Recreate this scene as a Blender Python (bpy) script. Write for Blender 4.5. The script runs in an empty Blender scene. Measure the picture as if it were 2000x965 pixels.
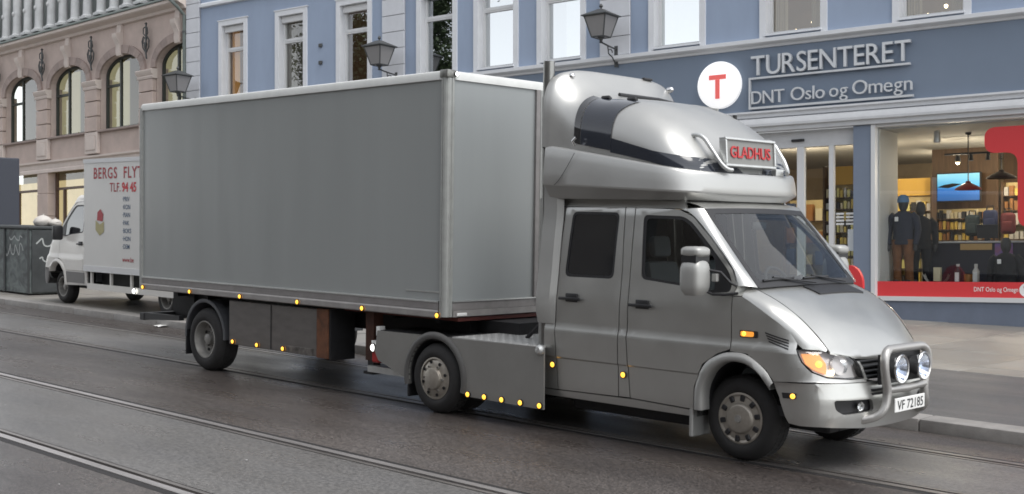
import bpy, bmesh, math, random
from mathutils import Vector, Matrix
random.seed(7)
R = math.radians
scene = bpy.context.scene
COL = scene.collection

# ------------------------------------------------------------------ camera
cam = bpy.data.cameras.new('camera')
cam.sensor_width = 36.0
cam.lens = 42.804
cam.shift_y = 0.01725
cam.clip_end = 2000.0
camo = bpy.data.objects.new('camera', cam)
COL.objects.link(camo)
camo.location = (0, 0, 2.0)
camo.rotation_euler = (R(90), 0, R(44.3332))
scene.camera = camo
# ------------------------------------------------------------------ sky (overcast)
SUN_EL, SUN_AZ = 58.0, 86.0          # azimuth clockwise from +Y
world = bpy.data.worlds.new('World')
scene.world = world
world.use_nodes = True
wn = world.node_tree
wn.nodes.clear()
sky = wn.nodes.new('ShaderNodeTexSky')
sky.sky_type = 'NISHITA'
sky.sun_disc = False
sky.sun_elevation = R(SUN_EL)
sky.sun_rotation = R(SUN_AZ)
sky.air_density = 1.0
sky.dust_density = 0.6
hsv = wn.nodes.new('ShaderNodeHueSaturation')
hsv.inputs['Saturation'].default_value = 0.16
bg = wn.nodes.new('ShaderNodeBackground')
bg.inputs['Strength'].default_value = 0.15
wo = wn.nodes.new('ShaderNodeOutputWorld')
wn.links.new(sky.outputs[0], hsv.inputs['Color'])
wn.links.new(hsv.outputs[0], bg.inputs['Color'])
wn.links.new(bg.outputs[0], wo.inputs['Surface'])
sl = bpy.data.lights.new('sun', 'SUN')
sl.energy = 1.2
sl.angle = R(35)
sl.color = (1.0, 0.97, 0.93)
so = bpy.data.objects.new('sun', sl)
COL.objects.link(so)
_d = Vector((math.sin(R(SUN_AZ)) * math.cos(R(SUN_EL)), math.cos(R(SUN_AZ)) * math.cos(R(SUN_EL)), math.sin(R(SUN_EL))))
so.rotation_euler = _d.to_track_quat('Z', 'Y').to_euler()
so.location = (20, -20, 40)
# ------------------------------------------------------------------ exposure
vs = scene.view_settings
vs.view_transform = 'Standard'
vs.look = 'None'
vs.exposure = 0.95
vs.gamma = 1.0
vs.use_curve_mapping = False
scene.cycles.filter_width = 1.7

# ================================================================== frames
# street frame: the street climbs gently towards the far end and the far kerb
EX = Vector((0.999358, 0.0, -0.03583)); EY = Vector((0.000636, 0.999843, 0.017732)); EZ = Vector((0.035824, -0.017743, 0.999201))
def S(a, b, c=0.0):
    return EX * a + EY * b + EZ * (c - 2.0) + Vector((0, 0, 2.0))
def SM(a=0, b=0, c=0, rz=0.0):
    m = Matrix((EX, EY, EZ)).transposed().to_4x4()
    m.translation = S(a, b, c)
    return m @ Matrix.Rotation(rz, 4, 'Z')
def yawm(o, yaw):
    m = Matrix.Rotation(R(yaw), 4, 'Z'); m.translation = Vector(o); return m
BM = yawm((-10.1, 22.65, 0), 8.27)         # blue facade: x along it, y into the house, z up
LM = yawm((-32.56, 19.38, 0), 1.9)         # stone facade at the far end

# ================================================================== materials
MATS = {}
def nmat(name):
    m = bpy.data.materials.new(name); m.use_nodes = True
    nt = m.node_tree
    return m, nt, nt.nodes['Principled BSDF']
def mat(name, col, rough=0.5, metal=0.0, spec=0.5, noise=0.0, nscale=6.0, bump=0.0, bscale=40.0, rvar=0.0, coat=0.0, emit=None, estr=0.0, stretch=None, col2=None, dirt=0.0):
    if name in MATS: return MATS[name]
    m, nt, b = nmat(name)
    b.inputs['Base Color'].default_value = (*col, 1)
    b.inputs['Roughness'].default_value = rough
    b.inputs['Metallic'].default_value = metal
    b.inputs['Specular IOR Level'].default_value = spec
    b.inputs['Coat Weight'].default_value = coat
    b.inputs['Coat Roughness'].default_value = 0.08
    if emit:
        b.inputs['Emission Color'].default_value = (*emit, 1); b.inputs['Emission Strength'].default_value = estr
    if noise or bump or rvar:
        tc = nt.nodes.new('ShaderNodeTexCoord'); mp = nt.nodes.new('ShaderNodeMapping')
        if stretch: mp.inputs['Scale'].default_value = stretch
        nt.links.new(tc.outputs['Object'], mp.inputs['Vector'])
        if noise or rvar:
            n = nt.nodes.new('ShaderNodeTexNoise'); n.inputs['Scale'].default_value = nscale; n.inputs['Detail'].default_value = 6; n.inputs['Roughness'].default_value = 0.6
            nt.links.new(mp.outputs[0], n.inputs['Vector'])
            if noise:
                cr = nt.nodes.new('ShaderNodeValToRGB')
                c2 = col2 or tuple(c * (1 - noise) for c in col)
                cr.color_ramp.elements[0].position = 0.3; cr.color_ramp.elements[0].color = (*c2, 1)
                cr.color_ramp.elements[1].position = 0.7; cr.color_ramp.elements[1].color = (*col, 1)
                nt.links.new(n.outputs['Fac'], cr.inputs[0]); nt.links.new(cr.outputs[0], b.inputs['Base Color'])
            if rvar:
                mr = nt.nodes.new('ShaderNodeMapRange'); mr.inputs['From Min'].default_value = 0.3; mr.inputs['From Max'].default_value = 0.7
                mr.inputs['To Min'].default_value = rough - rvar; mr.inputs['To Max'].default_value = rough + rvar
                nt.links.new(n.outputs['Fac'], mr.inputs['Value']); nt.links.new(mr.outputs[0], b.inputs['Roughness'])
        if bump:
            n2 = nt.nodes.new('ShaderNodeTexNoise'); n2.inputs['Scale'].default_value = bscale; n2.inputs['Detail'].default_value = 4
            bp = nt.nodes.new('ShaderNodeBump'); bp.inputs['Strength'].default_value = bump; bp.inputs['Distance'].default_value = 0.01
            nt.links.new(mp.outputs[0], n2.inputs['Vector']); nt.links.new(n2.outputs['Fac'], bp.inputs['Height']); nt.links.new(bp.outputs[0], b.inputs['Normal'])
    MATS[name] = m
    return m
def glass(name, tint=(0.8, 0.85, 0.85), refl=None, fres=1.0, rough=0.0, rcol=(1, 1, 1)):
    if name in MATS: return MATS[name]
    m = bpy.data.materials.new(name); m.use_nodes = True; nt = m.node_tree; nt.nodes.clear()
    out = nt.nodes.new('ShaderNodeOutputMaterial'); mx = nt.nodes.new('ShaderNodeMixShader')
    tr = nt.nodes.new('ShaderNodeBsdfTransparent'); tr.inputs[0].default_value = (*tint, 1)
    gl = nt.nodes.new('ShaderNodeBsdfGlossy'); gl.inputs['Roughness'].default_value = rough; gl.inputs[0].default_value = (*rcol, 1)
    if refl is not None:
        mx.inputs[0].default_value = refl
    else:
        fr = nt.nodes.new('ShaderNodeLayerWeight'); fr.inputs['Blend'].default_value = 0.5
        ma = nt.nodes.new('ShaderNodeMapRange')   # schlick from facing
        pw = nt.nodes.new('ShaderNodeMath'); pw.operation = 'POWER'; pw.inputs[1].default_value = 4.0
        nt.links.new(fr.outputs['Facing'], pw.inputs[0]); nt.links.new(pw.outputs[0], ma.inputs['Value'])
        ma.inputs['To Min'].default_value = 0.05 * fres; ma.inputs['To Max'].default_value = 0.95
        nt.links.new(ma.outputs[0], mx.inputs[0])
    nt.links.new(tr.outputs[0], mx.inputs[1]); nt.links.new(gl.outputs[0], mx.inputs[2]); nt.links.new(mx.outputs[0], out.inputs[0])
    MATS[name] = m
    return m
def asphalt(name, c1, c2, rough, speck=0.5, wet=0.0, grain=260.0):
    m, nt, b = nmat(name)
    tc = nt.nodes.new('ShaderNodeTexCoord')
    def noise(scale, detail=5, mapping=None):
        n = nt.nodes.new('ShaderNodeTexNoise'); n.inputs['Scale'].default_value = scale; n.inputs['Detail'].default_value = detail
        if mapping:
            mp = nt.nodes.new('ShaderNodeMapping'); mp.inputs['Scale'].default_value = mapping
            nt.links.new(tc.outputs['Object'], mp.inputs[0]); nt.links.new(mp.outputs[0], n.inputs['Vector'])
        else: nt.links.new(tc.outputs['Object'], n.inputs['Vector'])
        return n
    n1 = noise(0.55, 6, (0.35, 1.0, 1.0)); n2 = noise(grain * 0.2, 3); n3 = noise(2.2, 6, (0.3, 1.0, 1))
    r1 = nt.nodes.new('ShaderNodeValToRGB'); r1.color_ramp.elements[0].position = 0.35; r1.color_ramp.elements[1].position = 0.68
    r1.color_ramp.elements[0].color = (*c1, 1); r1.color_ramp.elements[1].color = (*c2, 1)
    nt.links.new(n1.outputs['Fac'], r1.inputs[0])
    r2 = nt.nodes.new('ShaderNodeValToRGB'); r2.color_ramp.elements[0].position = 0.38; r2.color_ramp.elements[1].position = 0.66
    r2.color_ramp.elements[0].color = (1 - speck, 1 - speck, 1 - speck, 1); r2.color_ramp.elements[1].color = (1 + speck * .8, 1 + speck * .75, 1 + speck * .7, 1)
    nt.links.new(n2.outputs['Fac'], r2.inputs[0])
    mx = nt.nodes.new('ShaderNodeMixRGB'); mx.blend_type = 'MULTIPLY'; mx.inputs[0].default_value = 1
    nt.links.new(r1.outputs[0], mx.inputs[1]); nt.links.new(r2.outputs[0], mx.inputs[2])
    r3 = nt.nodes.new('ShaderNodeValToRGB'); r3.color_ramp.elements[0].position = 0.3; r3.color_ramp.elements[1].position = 0.7
    r3.color_ramp.elements[0].color = (0.86, 0.86, 0.87, 1); r3.color_ramp.elements[1].color = (1.08, 1.07, 1.06, 1)
    nt.links.new(n3.outputs['Fac'], r3.inputs[0])
    mx2 = nt.nodes.new('ShaderNodeMixRGB'); mx2.blend_type = 'MULTIPLY'; mx2.inputs[0].default_value = 1
    nt.links.new(mx.outputs[0], mx2.inputs[1]); nt.links.new(r3.outputs[0], mx2.inputs[2])
    n4 = noise(16.0, 8); r4 = nt.nodes.new('ShaderNodeValToRGB'); r4.color_ramp.elements[0].position = 0.36; r4.color_ramp.elements[1].position = 0.62
    g = speck * .38; r4.color_ramp.elements[0].color = (1 - g, 1 - g, 1 - g, 1); r4.color_ramp.elements[1].color = (1 + g, 1 + g, 1 + g, 1)
    nt.links.new(n4.outputs['Fac'], r4.inputs[0]); mx3 = nt.nodes.new('ShaderNodeMixRGB'); mx3.blend_type = 'MULTIPLY'; mx3.inputs[0].default_value = 1
    nt.links.new(mx2.outputs[0], mx3.inputs[1]); nt.links.new(r4.outputs[0], mx3.inputs[2]); nt.links.new(mx3.outputs[0], b.inputs['Base Color'])
    mr = nt.nodes.new('ShaderNodeMapRange'); mr.inputs['From Min'].default_value = 0.3; mr.inputs['From Max'].default_value = 0.7
    mr.inputs['To Min'].default_value = rough + wet; mr.inputs['To Max'].default_value = rough - wet
    nt.links.new(n3.outputs['Fac'], mr.inputs['Value']); nt.links.new(mr.outputs[0], b.inputs['Roughness'])
    bp = nt.nodes.new('ShaderNodeBump'); bp.inputs['Strength'].default_value = 0.5; bp.inputs['Distance'].default_value = 0.006
    nb = noise(grain * 0.5, 2)
    nt.links.new(nb.outputs['Fac'], bp.inputs['Height']); nt.links.new(bp.outputs[0], b.inputs['Normal'])
    b.inputs['Specular IOR Level'].default_value = 0.6
    return m

silver = mat('silver_paint', (0.53, 0.53, 0.508), rough=0.34, metal=0.86, coat=0.35, noise=0.06, nscale=3.0, rvar=0.04)
fsilver = mat('fairing_silver', (0.47, 0.47, 0.455), rough=0.40, metal=0.7, coat=0.15, noise=0.06, nscale=2.5, rvar=0.05)
silver2 = mat('silver_grey_trim', (0.40, 0.40, 0.385), rough=0.45, metal=0.45, noise=0.08, nscale=4)
alu = mat('aluminium', (0.62, 0.63, 0.62), rough=0.38, metal=0.75, noise=0.15, nscale=9)
chrome = mat('chrome', (0.75, 0.75, 0.75), rough=0.16, metal=1.0)
steel_tube = mat('bar_steel', (0.42, 0.41, 0.395), rough=0.42, metal=0.8)
boxgrey = mat('trailer_grey', (0.31, 0.325, 0.32), rough=0.2, noise=0.035, nscale=2.2, stretch=(1.2, 1.2, .12), rvar=0.05, spec=0.6, bump=0.05, bscale=1.6)
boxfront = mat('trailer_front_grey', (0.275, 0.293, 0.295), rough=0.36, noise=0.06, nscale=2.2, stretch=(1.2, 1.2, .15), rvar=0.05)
railwhite = mat('rail_white', (0.66, 0.67, 0.65), rough=0.42, noise=0.12, nscale=5)
postgrey = mat('post_grey', (0.37, 0.38, 0.365), rough=0.45, metal=0.2, noise=0.2, nscale=8)
lowrail = mat('lower_rail_grey', (0.27, 0.255, 0.25), rough=0.5, metal=0.2, noise=0.22, nscale=7)
blackp = mat('black_plastic', (0.018, 0.018, 0.02), rough=0.45)
rubber = mat('tyre_rubber', (0.022, 0.021, 0.021), rough=0.75, noise=0.3, nscale=12, bump=0.2, bscale=60)
chassis = mat('chassis_dark', (0.016, 0.016, 0.018), rough=0.65, noise=0.4, nscale=10)
darkpaint = mat('dark_gloss_film', (0.022, 0.026, 0.036), rough=0.12, coat=0.6)
boxbrown = mat('locker_brown_grey', (0.155, 0.142, 0.133), rough=0.35, metal=.2, noise=0.25, nscale=5, stretch=(1, 1, 3))
rust = mat('rust_orange', (0.17, 0.065, 0.028), rough=0.7, noise=0.6, nscale=9)
amber = mat('amber_lamp', (0.8, 0.42, 0.05), rough=0.2, emit=(1.0, 0.48, 0.05), estr=1.15)
amberoff = mat('amber_lens', (0.75, 0.26, 0.05), rough=0.18, emit=(1.0, 0.4, 0.05), estr=0.35)
whitelamp = mat('white_lamp', (0.9, 0.9, 0.9), rough=0.2, emit=(1, 1, 0.95), estr=1.6)
redlens = mat('red_lens', (0.35, 0.02, 0.02), rough=0.2)
lens = glass('clear_lens', (0.85, 0.86, 0.86), fres=1.6)
reflector = mat('lamp_reflector', (0.62, 0.57, 0.55), rough=0.35, metal=0.55)
bluebulb = mat('blue_bulb', (0.75, 0.85, 1.0), rough=0.15, emit=(0.62, 0.76, 1.0), estr=1.6)
warmbulb = mat('warm_bulb', (1, 0.9, 0.7), rough=0.2, emit=(1, 0.8, 0.5), estr=3.0)
carglass = glass('car_glass', (0.66, 0.70, 0.68), fres=1.5)
privglass = mat('dark_glass', (0.015, 0.016, 0.018), rough=0.05, spec=0.9, coat=0.6)
shopglass = glass('shop_glass', (0.90, 0.92, 0.92), fres=1.6)
rimsilver = mat('rim_silver', (0.42, 0.385, 0.335), rough=0.4, metal=0.6, noise=0.25, nscale=14)
rimsteel = mat('rim_steel', (0.36, 0.35, 0.33), rough=0.5, metal=0.5, noise=0.35, nscale=10)
platewhite = mat('plate_white', (0.78, 0.78, 0.76), rough=0.4)
ink = mat('ink_black', (0.012, 0.012, 0.014), rough=0.5)
seatfab = mat('seat_fabric', (0.09, 0.095, 0.105), rough=0.9)
dashp = mat('dash_plastic', (0.03, 0.032, 0.035), rough=0.6)
redled = mat('red_sign_letters', (0.50, 0.03, 0.035), rough=0.5)
signgrey = mat('sign_board_grey', (0.22, 0.22, 0.21), rough=0.5)
blue = mat('blue_render', (0.30, 0.365, 0.48), rough=0.85, noise=0.12, nscale=1.4, stretch=(1, 1, .3), bump=0.1, bscale=30)
bluedark = mat('blue_fascia', (0.18, 0.225, 0.295), rough=0.7, noise=0.08, nscale=0.9)
wtrim = mat('white_trim', (0.66, 0.675, 0.70), rough=0.6, noise=0.07, nscale=4)
wjoin = mat('window_joinery', (0.64, 0.645, 0.65), rough=0.5)
quoin = mat('white_stone', (0.60, 0.615, 0.65), rough=0.8, noise=0.12, nscale=3, bump=0.15, bscale=25)
mould = mat('moulding_grey', (0.55, 0.56, 0.575), rough=0.6, noise=0.1, nscale=5)
sand = mat('pink_sandstone', (0.52, 0.425, 0.38), rough=0.85, noise=0.18, nscale=2.2, bump=0.2, bscale=22)
sandd = mat('brown_sandstone', (0.33, 0.265, 0.24), rough=0.85, noise=0.25, nscale=5, bump=0.2, bscale=22)
sandl = mat('pale_sandstone', (0.60, 0.525, 0.48), rough=0.85, noise=0.12, nscale=3, bump=0.15, bscale=22)
copper = mat('green_flashing', (0.13, 0.155, 0.145), rough=0.6, noise=0.2, nscale=4)
iron = mat('dark_iron', (0.07, 0.074, 0.075), rough=0.55, metal=0.3)
frost = mat('lantern_glass', (0.24, 0.235, 0.235), rough=0.35)
letgrey = mat('letter_aluminium', (0.62, 0.64, 0.66), rough=0.4, metal=0.3)
signwhite = mat('sign_white', (0.9, 0.9, 0.9), rough=0.4, emit=(1, 1, 1), estr=0.25)
signred = mat('sign_red', (0.75, 0.12, 0.11), rough=0.5, emit=(1, 0.2, 0.18), estr=0.12)
filmred = mat('red_film', (0.62, 0.045, 0.05), rough=0.4)

# ================================================================== mesh helpers
class MB:
    """collects faces, then links them as ONE mesh object"""
    def __init__(self): self.v = []; self.f = []
    def add(self, vs, fs):
        n = len(self.v); self.v += [tuple(p) for p in vs]; self.f += [tuple(i + n for i in f) for f in fs]; return self
    def box(self, x0, x1, y0, y1, z0, z1):
        v = [(x0, y0, z0), (x1, y0, z0), (x1, y1, z0), (x0, y1, z0), (x0, y0, z1), (x1, y0, z1), (x1, y1, z1), (x0, y1, z1)]
        return self.add(v, [(0, 3, 2, 1), (4, 5, 6, 7), (0, 1, 5, 4), (1, 2, 6, 5), (2, 3, 7, 6), (3, 0, 4, 7)])
    def rbox(self, x0, x1, y0, y1, z0, z1, r=0.02, seg=2):
        bm = bmesh.new(); t = MB().box(x0, x1, y0, y1, z0, z1); vs_ = [bm.verts.new(p) for p in t.v]
        for f in t.f: bm.faces.new([vs_[i] for i in f])
        bmesh.ops.bevel(bm, geom=list(bm.edges), offset=r, segments=seg, affect='EDGES', profile=0.5)
        return self.bm(bm)
    def bm(self, bm):
        bm.verts.index_update(); self.add([v.co.copy() for v in bm.verts], [[v.index for v in f.verts] for f in bm.faces]); bm.free(); return self
    def quad(self, a, b, c, d): return self.add([a, b, c, d], [(0, 1, 2, 3)])
    def grid(self, pts, close_u=False, close_v=False):
        nu = len(pts); nv = len(pts[0]); v = [p for row in pts for p in row]; f = []
        for i in range(nu if close_u else nu - 1):
            for j in range(nv if close_v else nv - 1):
                i2 = (i + 1) % nu; j2 = (j + 1) % nv
                f.append((i * nv + j, i2 * nv + j, i2 * nv + j2, i * nv + j2))
        return self.add(v, f)
    def tube(self, path, r, n=10, caps=True, radii=None):
        path = [Vector(p) for p in path]; rows = []; up = None
        for i, p in enumerate(path):
            d = (path[min(i + 1, len(path) - 1)] - path[max(i - 1, 0)]).normalized()
            if up is None:
                up = Vector((0, 0, 1)) if abs(d.z) < 0.9 else Vector((1, 0, 0))
            s = d.cross(up).normalized(); up = s.cross(d).normalized(); rr = radii[i] if radii else r
            rows.append([p + (s * math.cos(2 * math.pi * k / n) + up * math.sin(2 * math.pi * k / n)) * rr for k in range(n)])
        self.grid(rows, close_v=True)
        if caps:
            self.add(rows[0], [tuple(range(n))[::-1]]); self.add(rows[-1], [tuple(range(n))])
        return self
    def lathe(self, prof, n=32, axis='Y', c=(0, 0, 0)):
        rows = []
        for r, h in prof:
            row = []
            for k in range(n):
                a = 2 * math.pi * k / n; p, q = r * math.cos(a), r * math.sin(a)
                row.append((c[0] + p, c[1] + h, c[2] + q) if axis == 'Y' else ((c[0] + p, c[1] + q, c[2] + h) if axis == 'Z' else (c[0] + h, c[1] + p, c[2] + q)))
            rows.append(row)
        return self.grid(rows, close_v=True)
    def prism(self, poly, h0, h1, plane='XZ'):
        def m(p, h): return (p[0], h, p[1]) if plane == 'XZ' else ((p[0], p[1], h) if plane == 'XY' else (h, p[0], p[1]))
        n = len(poly); v = [m(p, h0) for p in poly] + [m(p, h1) for p in poly]
        return self.add(v, [tuple(range(n)), tuple(range(2 * n - 1, n - 1, -1))] + [(i, i + n, (i + 1) % n + n, (i + 1) % n) for i in range(n)])
    def xf(self, m): self.v = [tuple(m @ Vector(p)) for p in self.v]; return self
    def mesh(self, name, smooth=False, sharp=35):
        me = bpy.data.meshes.new(name); me.from_pydata(self.v, [], self.f); me.validate(clean_customdata=False)
        bm = bmesh.new(); bm.from_mesh(me); bmesh.ops.remove_doubles(bm, verts=bm.verts, dist=1e-5); bmesh.ops.recalc_face_normals(bm, faces=bm.faces)
        if smooth:
            for f in bm.faces: f.smooth = True
            a = R(sharp)
            for e in bm.edges:
                if len(e.link_faces) != 2 or e.calc_face_angle(0) > a: e.smooth = False
        bm.to_mesh(me); bm.free(); return me
    def build(self, name, m, parent=None, smooth=False, sharp=35, mw=None):
        o = bpy.data.objects.new(name, self.mesh(name, smooth, sharp)); COL.objects.link(o)
        o.data.materials.append(m)
        if parent is not None: o.parent = parent
        if mw is not None: o.matrix_world = mw
        return o
def tag(o, label=None, cat=None, group=None, kind=None):
    if label: o['label'] = label
    if cat: o['category'] = cat
    if group: o['group'] = group
    if kind: o['kind'] = kind
    return o
def empty(name, mw, label=None, cat=None, group=None, kind=None):
    o = bpy.data.objects.new(name, None); COL.objects.link(o); o.matrix_world = mw; o.empty_display_size = 0.2
    return tag(o, label, cat, group, kind)
def share(src, parent, loc=(0, 0, 0), rz=0, name=None, scale=None):
    o = bpy.data.objects.new(name or src.name.split('.')[0], src.data); COL.objects.link(o); o.parent = parent
    o.location = loc; o.rotation_euler = (0, 0, rz)
    if scale: o.scale = scale
    return o
def place(mesh, name, parent, loc, m=None):
    o = bpy.data.objects.new(name, mesh); COL.objects.link(o); o.parent = parent; o.location = loc; return o
def text_mesh(s, h, depth=0.0, bold=0.0, shear=0.0, space=1.0):
    """flat or raised lettering in the XZ plane facing -Y, capital height h; returns (MB, width)"""
    cu = bpy.data.curves.new('lettering', 'FONT'); cu.body = s; cu.size = 1.0; cu.extrude = depth / 2 / (h / 0.69); cu.offset = bold; cu.shear = shear; cu.space_character = space
    cu.resolution_u = 4
    o = bpy.data.objects.new('lettering', cu); COL.objects.link(o)
    dg = bpy.context.evaluated_depsgraph_get(); me = bpy.data.meshes.new_from_object(o.evaluated_get(dg))
    k = h / 0.69; v = [(p.co.x * k, -p.co.z * k, p.co.y * k) for p in me.vertices]; f = [tuple(p.vertices) for p in me.polygons]
    bpy.data.objects.remove(o); bpy.data.curves.remove(cu); bpy.data.meshes.remove(me)
    b = MB(); b.add(v, f); x0 = min(p[0] for p in v); x1 = max(p[0] for p in v)
    b.v = [(p[0] - x0, p[1], p[2]) for p in b.v]
    return b, x1 - x0
def lerp(tab, x):
    if x <= tab[0][0]: return tab[0][1]
    for (x0, y0), (x1, y1) in zip(tab, tab[1:]):
        if x <= x1: return y0 + (y1 - y0) * (x - x0) / (x1 - x0)
    return tab[-1][1]
def smooth_tab(tab, x):
    """monotone-ish cubic through a table"""
    n = len(tab)
    if x <= tab[0][0]: return tab[0][1]
    if x >= tab[-1][0]: return tab[-1][1]
    for i in range(n - 1):
        if x <= tab[i + 1][0]: break
    x0, y0 = tab[i]; x1, y1 = tab[i + 1]; h = x1 - x0
    def sl(k):
        if k == 0 : return (tab[1][1] - tab[0][1]) / (tab[1][0] - tab[0][0])
        if k == n - 1: return (tab[-1][1] - tab[-2][1]) / (tab[-1][0] - tab[-2][0])
        return (tab[k + 1][1] - tab[k - 1][1]) / (tab[k + 1][0] - tab[k - 1][0])
    t = (x - x0) / h; m0, m1 = sl(i) * h, sl(i + 1) * h
    return (2 * t**3 - 3 * t**2 + 1) * y0 + (t**3 - 2 * t**2 + t) * m0 + (-2 * t**3 + 3 * t**2) * y1 + (t**3 - t**2) * m1
def rpoly(pts, r, n=4):
    """round the corners of a polygon"""
    out = []; k = len(pts)
    for i in range(k):
        p = Vector(pts[i]); a = Vector(pts[i - 1]); b = Vector(pts[(i + 1) % k]); da = (a - p); db = (b - p)
        rr = min(r, da.length * 0.45, db.length * 0.45); pa = p + da.normalized() * rr; pb = p + db.normalized() * rr
        for j in range(n + 1):
            t = j / n; out.append(tuple((1 - t)**2 * pa + 2 * t * (1 - t) * p + t * t * pb))
    return out
def drape(fn, outer, holes=(), du=0.06, dv=0.06, vcuts=(), off=0.0, thick=0.0):
    """fill a 2D outline (with holes), cut it finely, and lay it on surface fn(u, v, off)"""
    bm = bmesh.new(); edges = []
    for loop in [outer] + list(holes):
        vs_ = [bm.verts.new((p[0], p[1], 0)) for p in loop]
        for i in range(len(vs_)): edges.append(bm.edges.new((vs_[i], vs_[(i + 1) % len(vs_)])))
    bmesh.ops.triangle_fill(bm, edges=edges, use_beauty=True, use_dissolve=False)
    us = [p[0] for p in outer]; vv = [p[1] for p in outer]
    def cut(co, no):
        bmesh.ops.bisect_plane(bm, geom=list(bm.verts) + list(bm.edges) + list(bm.faces), plane_co=co, plane_no=no, dist=1e-5)
    u = math.floor(min(us) / du) * du + du
    while u < max(us) - 1e-4: cut((u, 0, 0), (1, 0, 0)); u += du
    v = math.floor(min(vv) / dv) * dv + dv
    while v < max(vv) - 1e-4: cut((0, v, 0), (0, 1, 0)); v += dv
    for c in vcuts:
        if min(vv) < c < max(vv): cut((0, c, 0), (0, 1, 0))
    bmesh.ops.dissolve_limit(bm, angle_limit=0.001, verts=[], edges=[])
    if thick:
        top = list(bm.faces); bnd = [e for e in bm.edges if len(e.link_faces) == 1]
        r = bmesh.ops.extrude_edge_only(bm, edges=bnd)
        new = [g for g in r['geom'] if isinstance(g, bmesh.types.BMVert)]
        for n_ in new: n_.co.z = -thick
    mb = MB()
    for v in bm.verts: v.co = Vector(fn(v.co.x, v.co.y, off + v.co.z))
    return mb.bm(bm)

# ================================================================== the ground
GROUND_BACK = asphalt('asphalt_coarse', (0.056, 0.048, 0.045), (0.138, 0.124, 0.117), 0.33, speck=0.62, wet=0.13)
TRACKBED = asphalt('asphalt_track', (0.105, 0.101, 0.098), (0.178, 0.173, 0.169), 0.34, speck=0.25, wet=0.11, grain=160)
WALKASPH = asphalt('asphalt_walk', (0.082, 0.081, 0.082), (0.115, 0.113, 0.112), 0.5, speck=0.22, wet=0.08)
SF = SM()
RAILS = [4.58, 6.28, 8.68, 10.19]
RW = 0.125
gaps = [(b - RW, b + RW) for b in RAILS]
m = MB(); edges_ = [-400.0] + [x for g in gaps for x in g] + [11.12]
for i in range(0, len(edges_), 2):
    m.quad((-300, edges_[i], 0), (300, edges_[i], 0), (300, edges_[i + 1], 0), (-300, edges_[i + 1], 0))
tag(m.build('road', GROUND_BACK, mw=SF), kind='structure')
m = MB()
for b0, b1 in ((RAILS[0] + RW, RAILS[1] - RW), (RAILS[2] + RW, RAILS[3] - RW)):
    m.quad((-300, b0 + .002, .004), (300, b0 + .002, .004), (300, b1 - .002, .004), (-300, b1 - .002, .004))
tag(m.build('road_track_strips', TRACKBED, mw=SF), kind='structure')
m = MB(); m.quad((-300, 11.0, -.02), (300, 11.0, -.02), (300, 400, -.02), (-300, 400, -.02)); tag(m.build('ground', GROUND_BACK, mw=SF), kind='structure')
railtop = mat('rail_worn_steel', (0.72, 0.68, 0.66), rough=0.42, metal=0.9, noise=0.4, nscale=1.2, stretch=(0.5, 6, 1))
raillip = mat('rail_lip_steel', (0.42, 0.39, 0.37), rough=0.38, metal=0.8, noise=0.4, nscale=1.5, stretch=(0.5, 6, 1))
seal = mat('rail_sealant', (0.022, 0.02, 0.02), rough=0.7, noise=0.4, nscale=4, stretch=(0.4, 4, 1))
raillab = ['polished grooved tram rail crossing the open road', 'second grooved tram rail, nearest the camera, in the smooth asphalt', '', '']
raillab = {0: 'grooved tram rail closest to the lower left picture corner', 1: 'bright grooved tram rail crossing the open road in front of the trailer',
           2: 'dull tram rail running under the wheels on the camera side of the truck', 3: 'thin tram rail beside the kerb on the far side of the truck'}
for i, b in enumerate(RAILS):
    sg = 1 if i % 2 else -1            # running head lies on the outer side of the track
    e = empty('tram_rail', SM(0, b, 0), raillab[i], 'tram rail', 'tram rails in the road')
    def yr(y0, y1): return (min(sg * y0, sg * y1), max(sg * y0, sg * y1))
    y0, y1 = yr(-.02, .055)
    MB().box(-150, 80, y0, y1, -.1, .007).build('rail_head', railtop if i < 2 else raillip, e)
    y0, y1 = yr(-.112, -.068)
    MB().box(-150, 80, y0, y1, -.1, .006).build('rail_lip', raillip, e)
    y0, y1 = yr(-.068, -.02)
    MB().box(-150, 80, y0, y1, -.1, -.035).build('rail_groove', seal, e)
    mm = MB(); y0, y1 = yr(.055, .1245); mm.box(-150, 80, y0, y1, -.1, .001); y0, y1 = yr(-.1245, -.112); mm.box(-150, 80, y0, y1, -.1, .001)
    mm.build('sealant', seal, e)
# kerb stones
granite = mat('granite', (0.30, 0.285, 0.27), rough=0.6, noise=0.3, nscale=5, bump=0.3, bscale=50)
granited = mat('granite_dark', (0.20, 0.175, 0.155), rough=0.65, noise=0.35, nscale=4, bump=0.3, bscale=50)
kerb = empty('kerb', SM(0, 11.12, 0), kind='structure')
km = MB().rbox(0, 1.592, 0, .34, -.15, .125, 0.014, 2).mesh('kerb_stone', True)
km.materials.append(granite)
for i in range(34):
    o = place(km, 'kerb_stone', kerb, (-46.02 + i * 1.6 + 1.6 * 0.42, random.uniform(-.006, .006), random.uniform(-.006, .004)))
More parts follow.
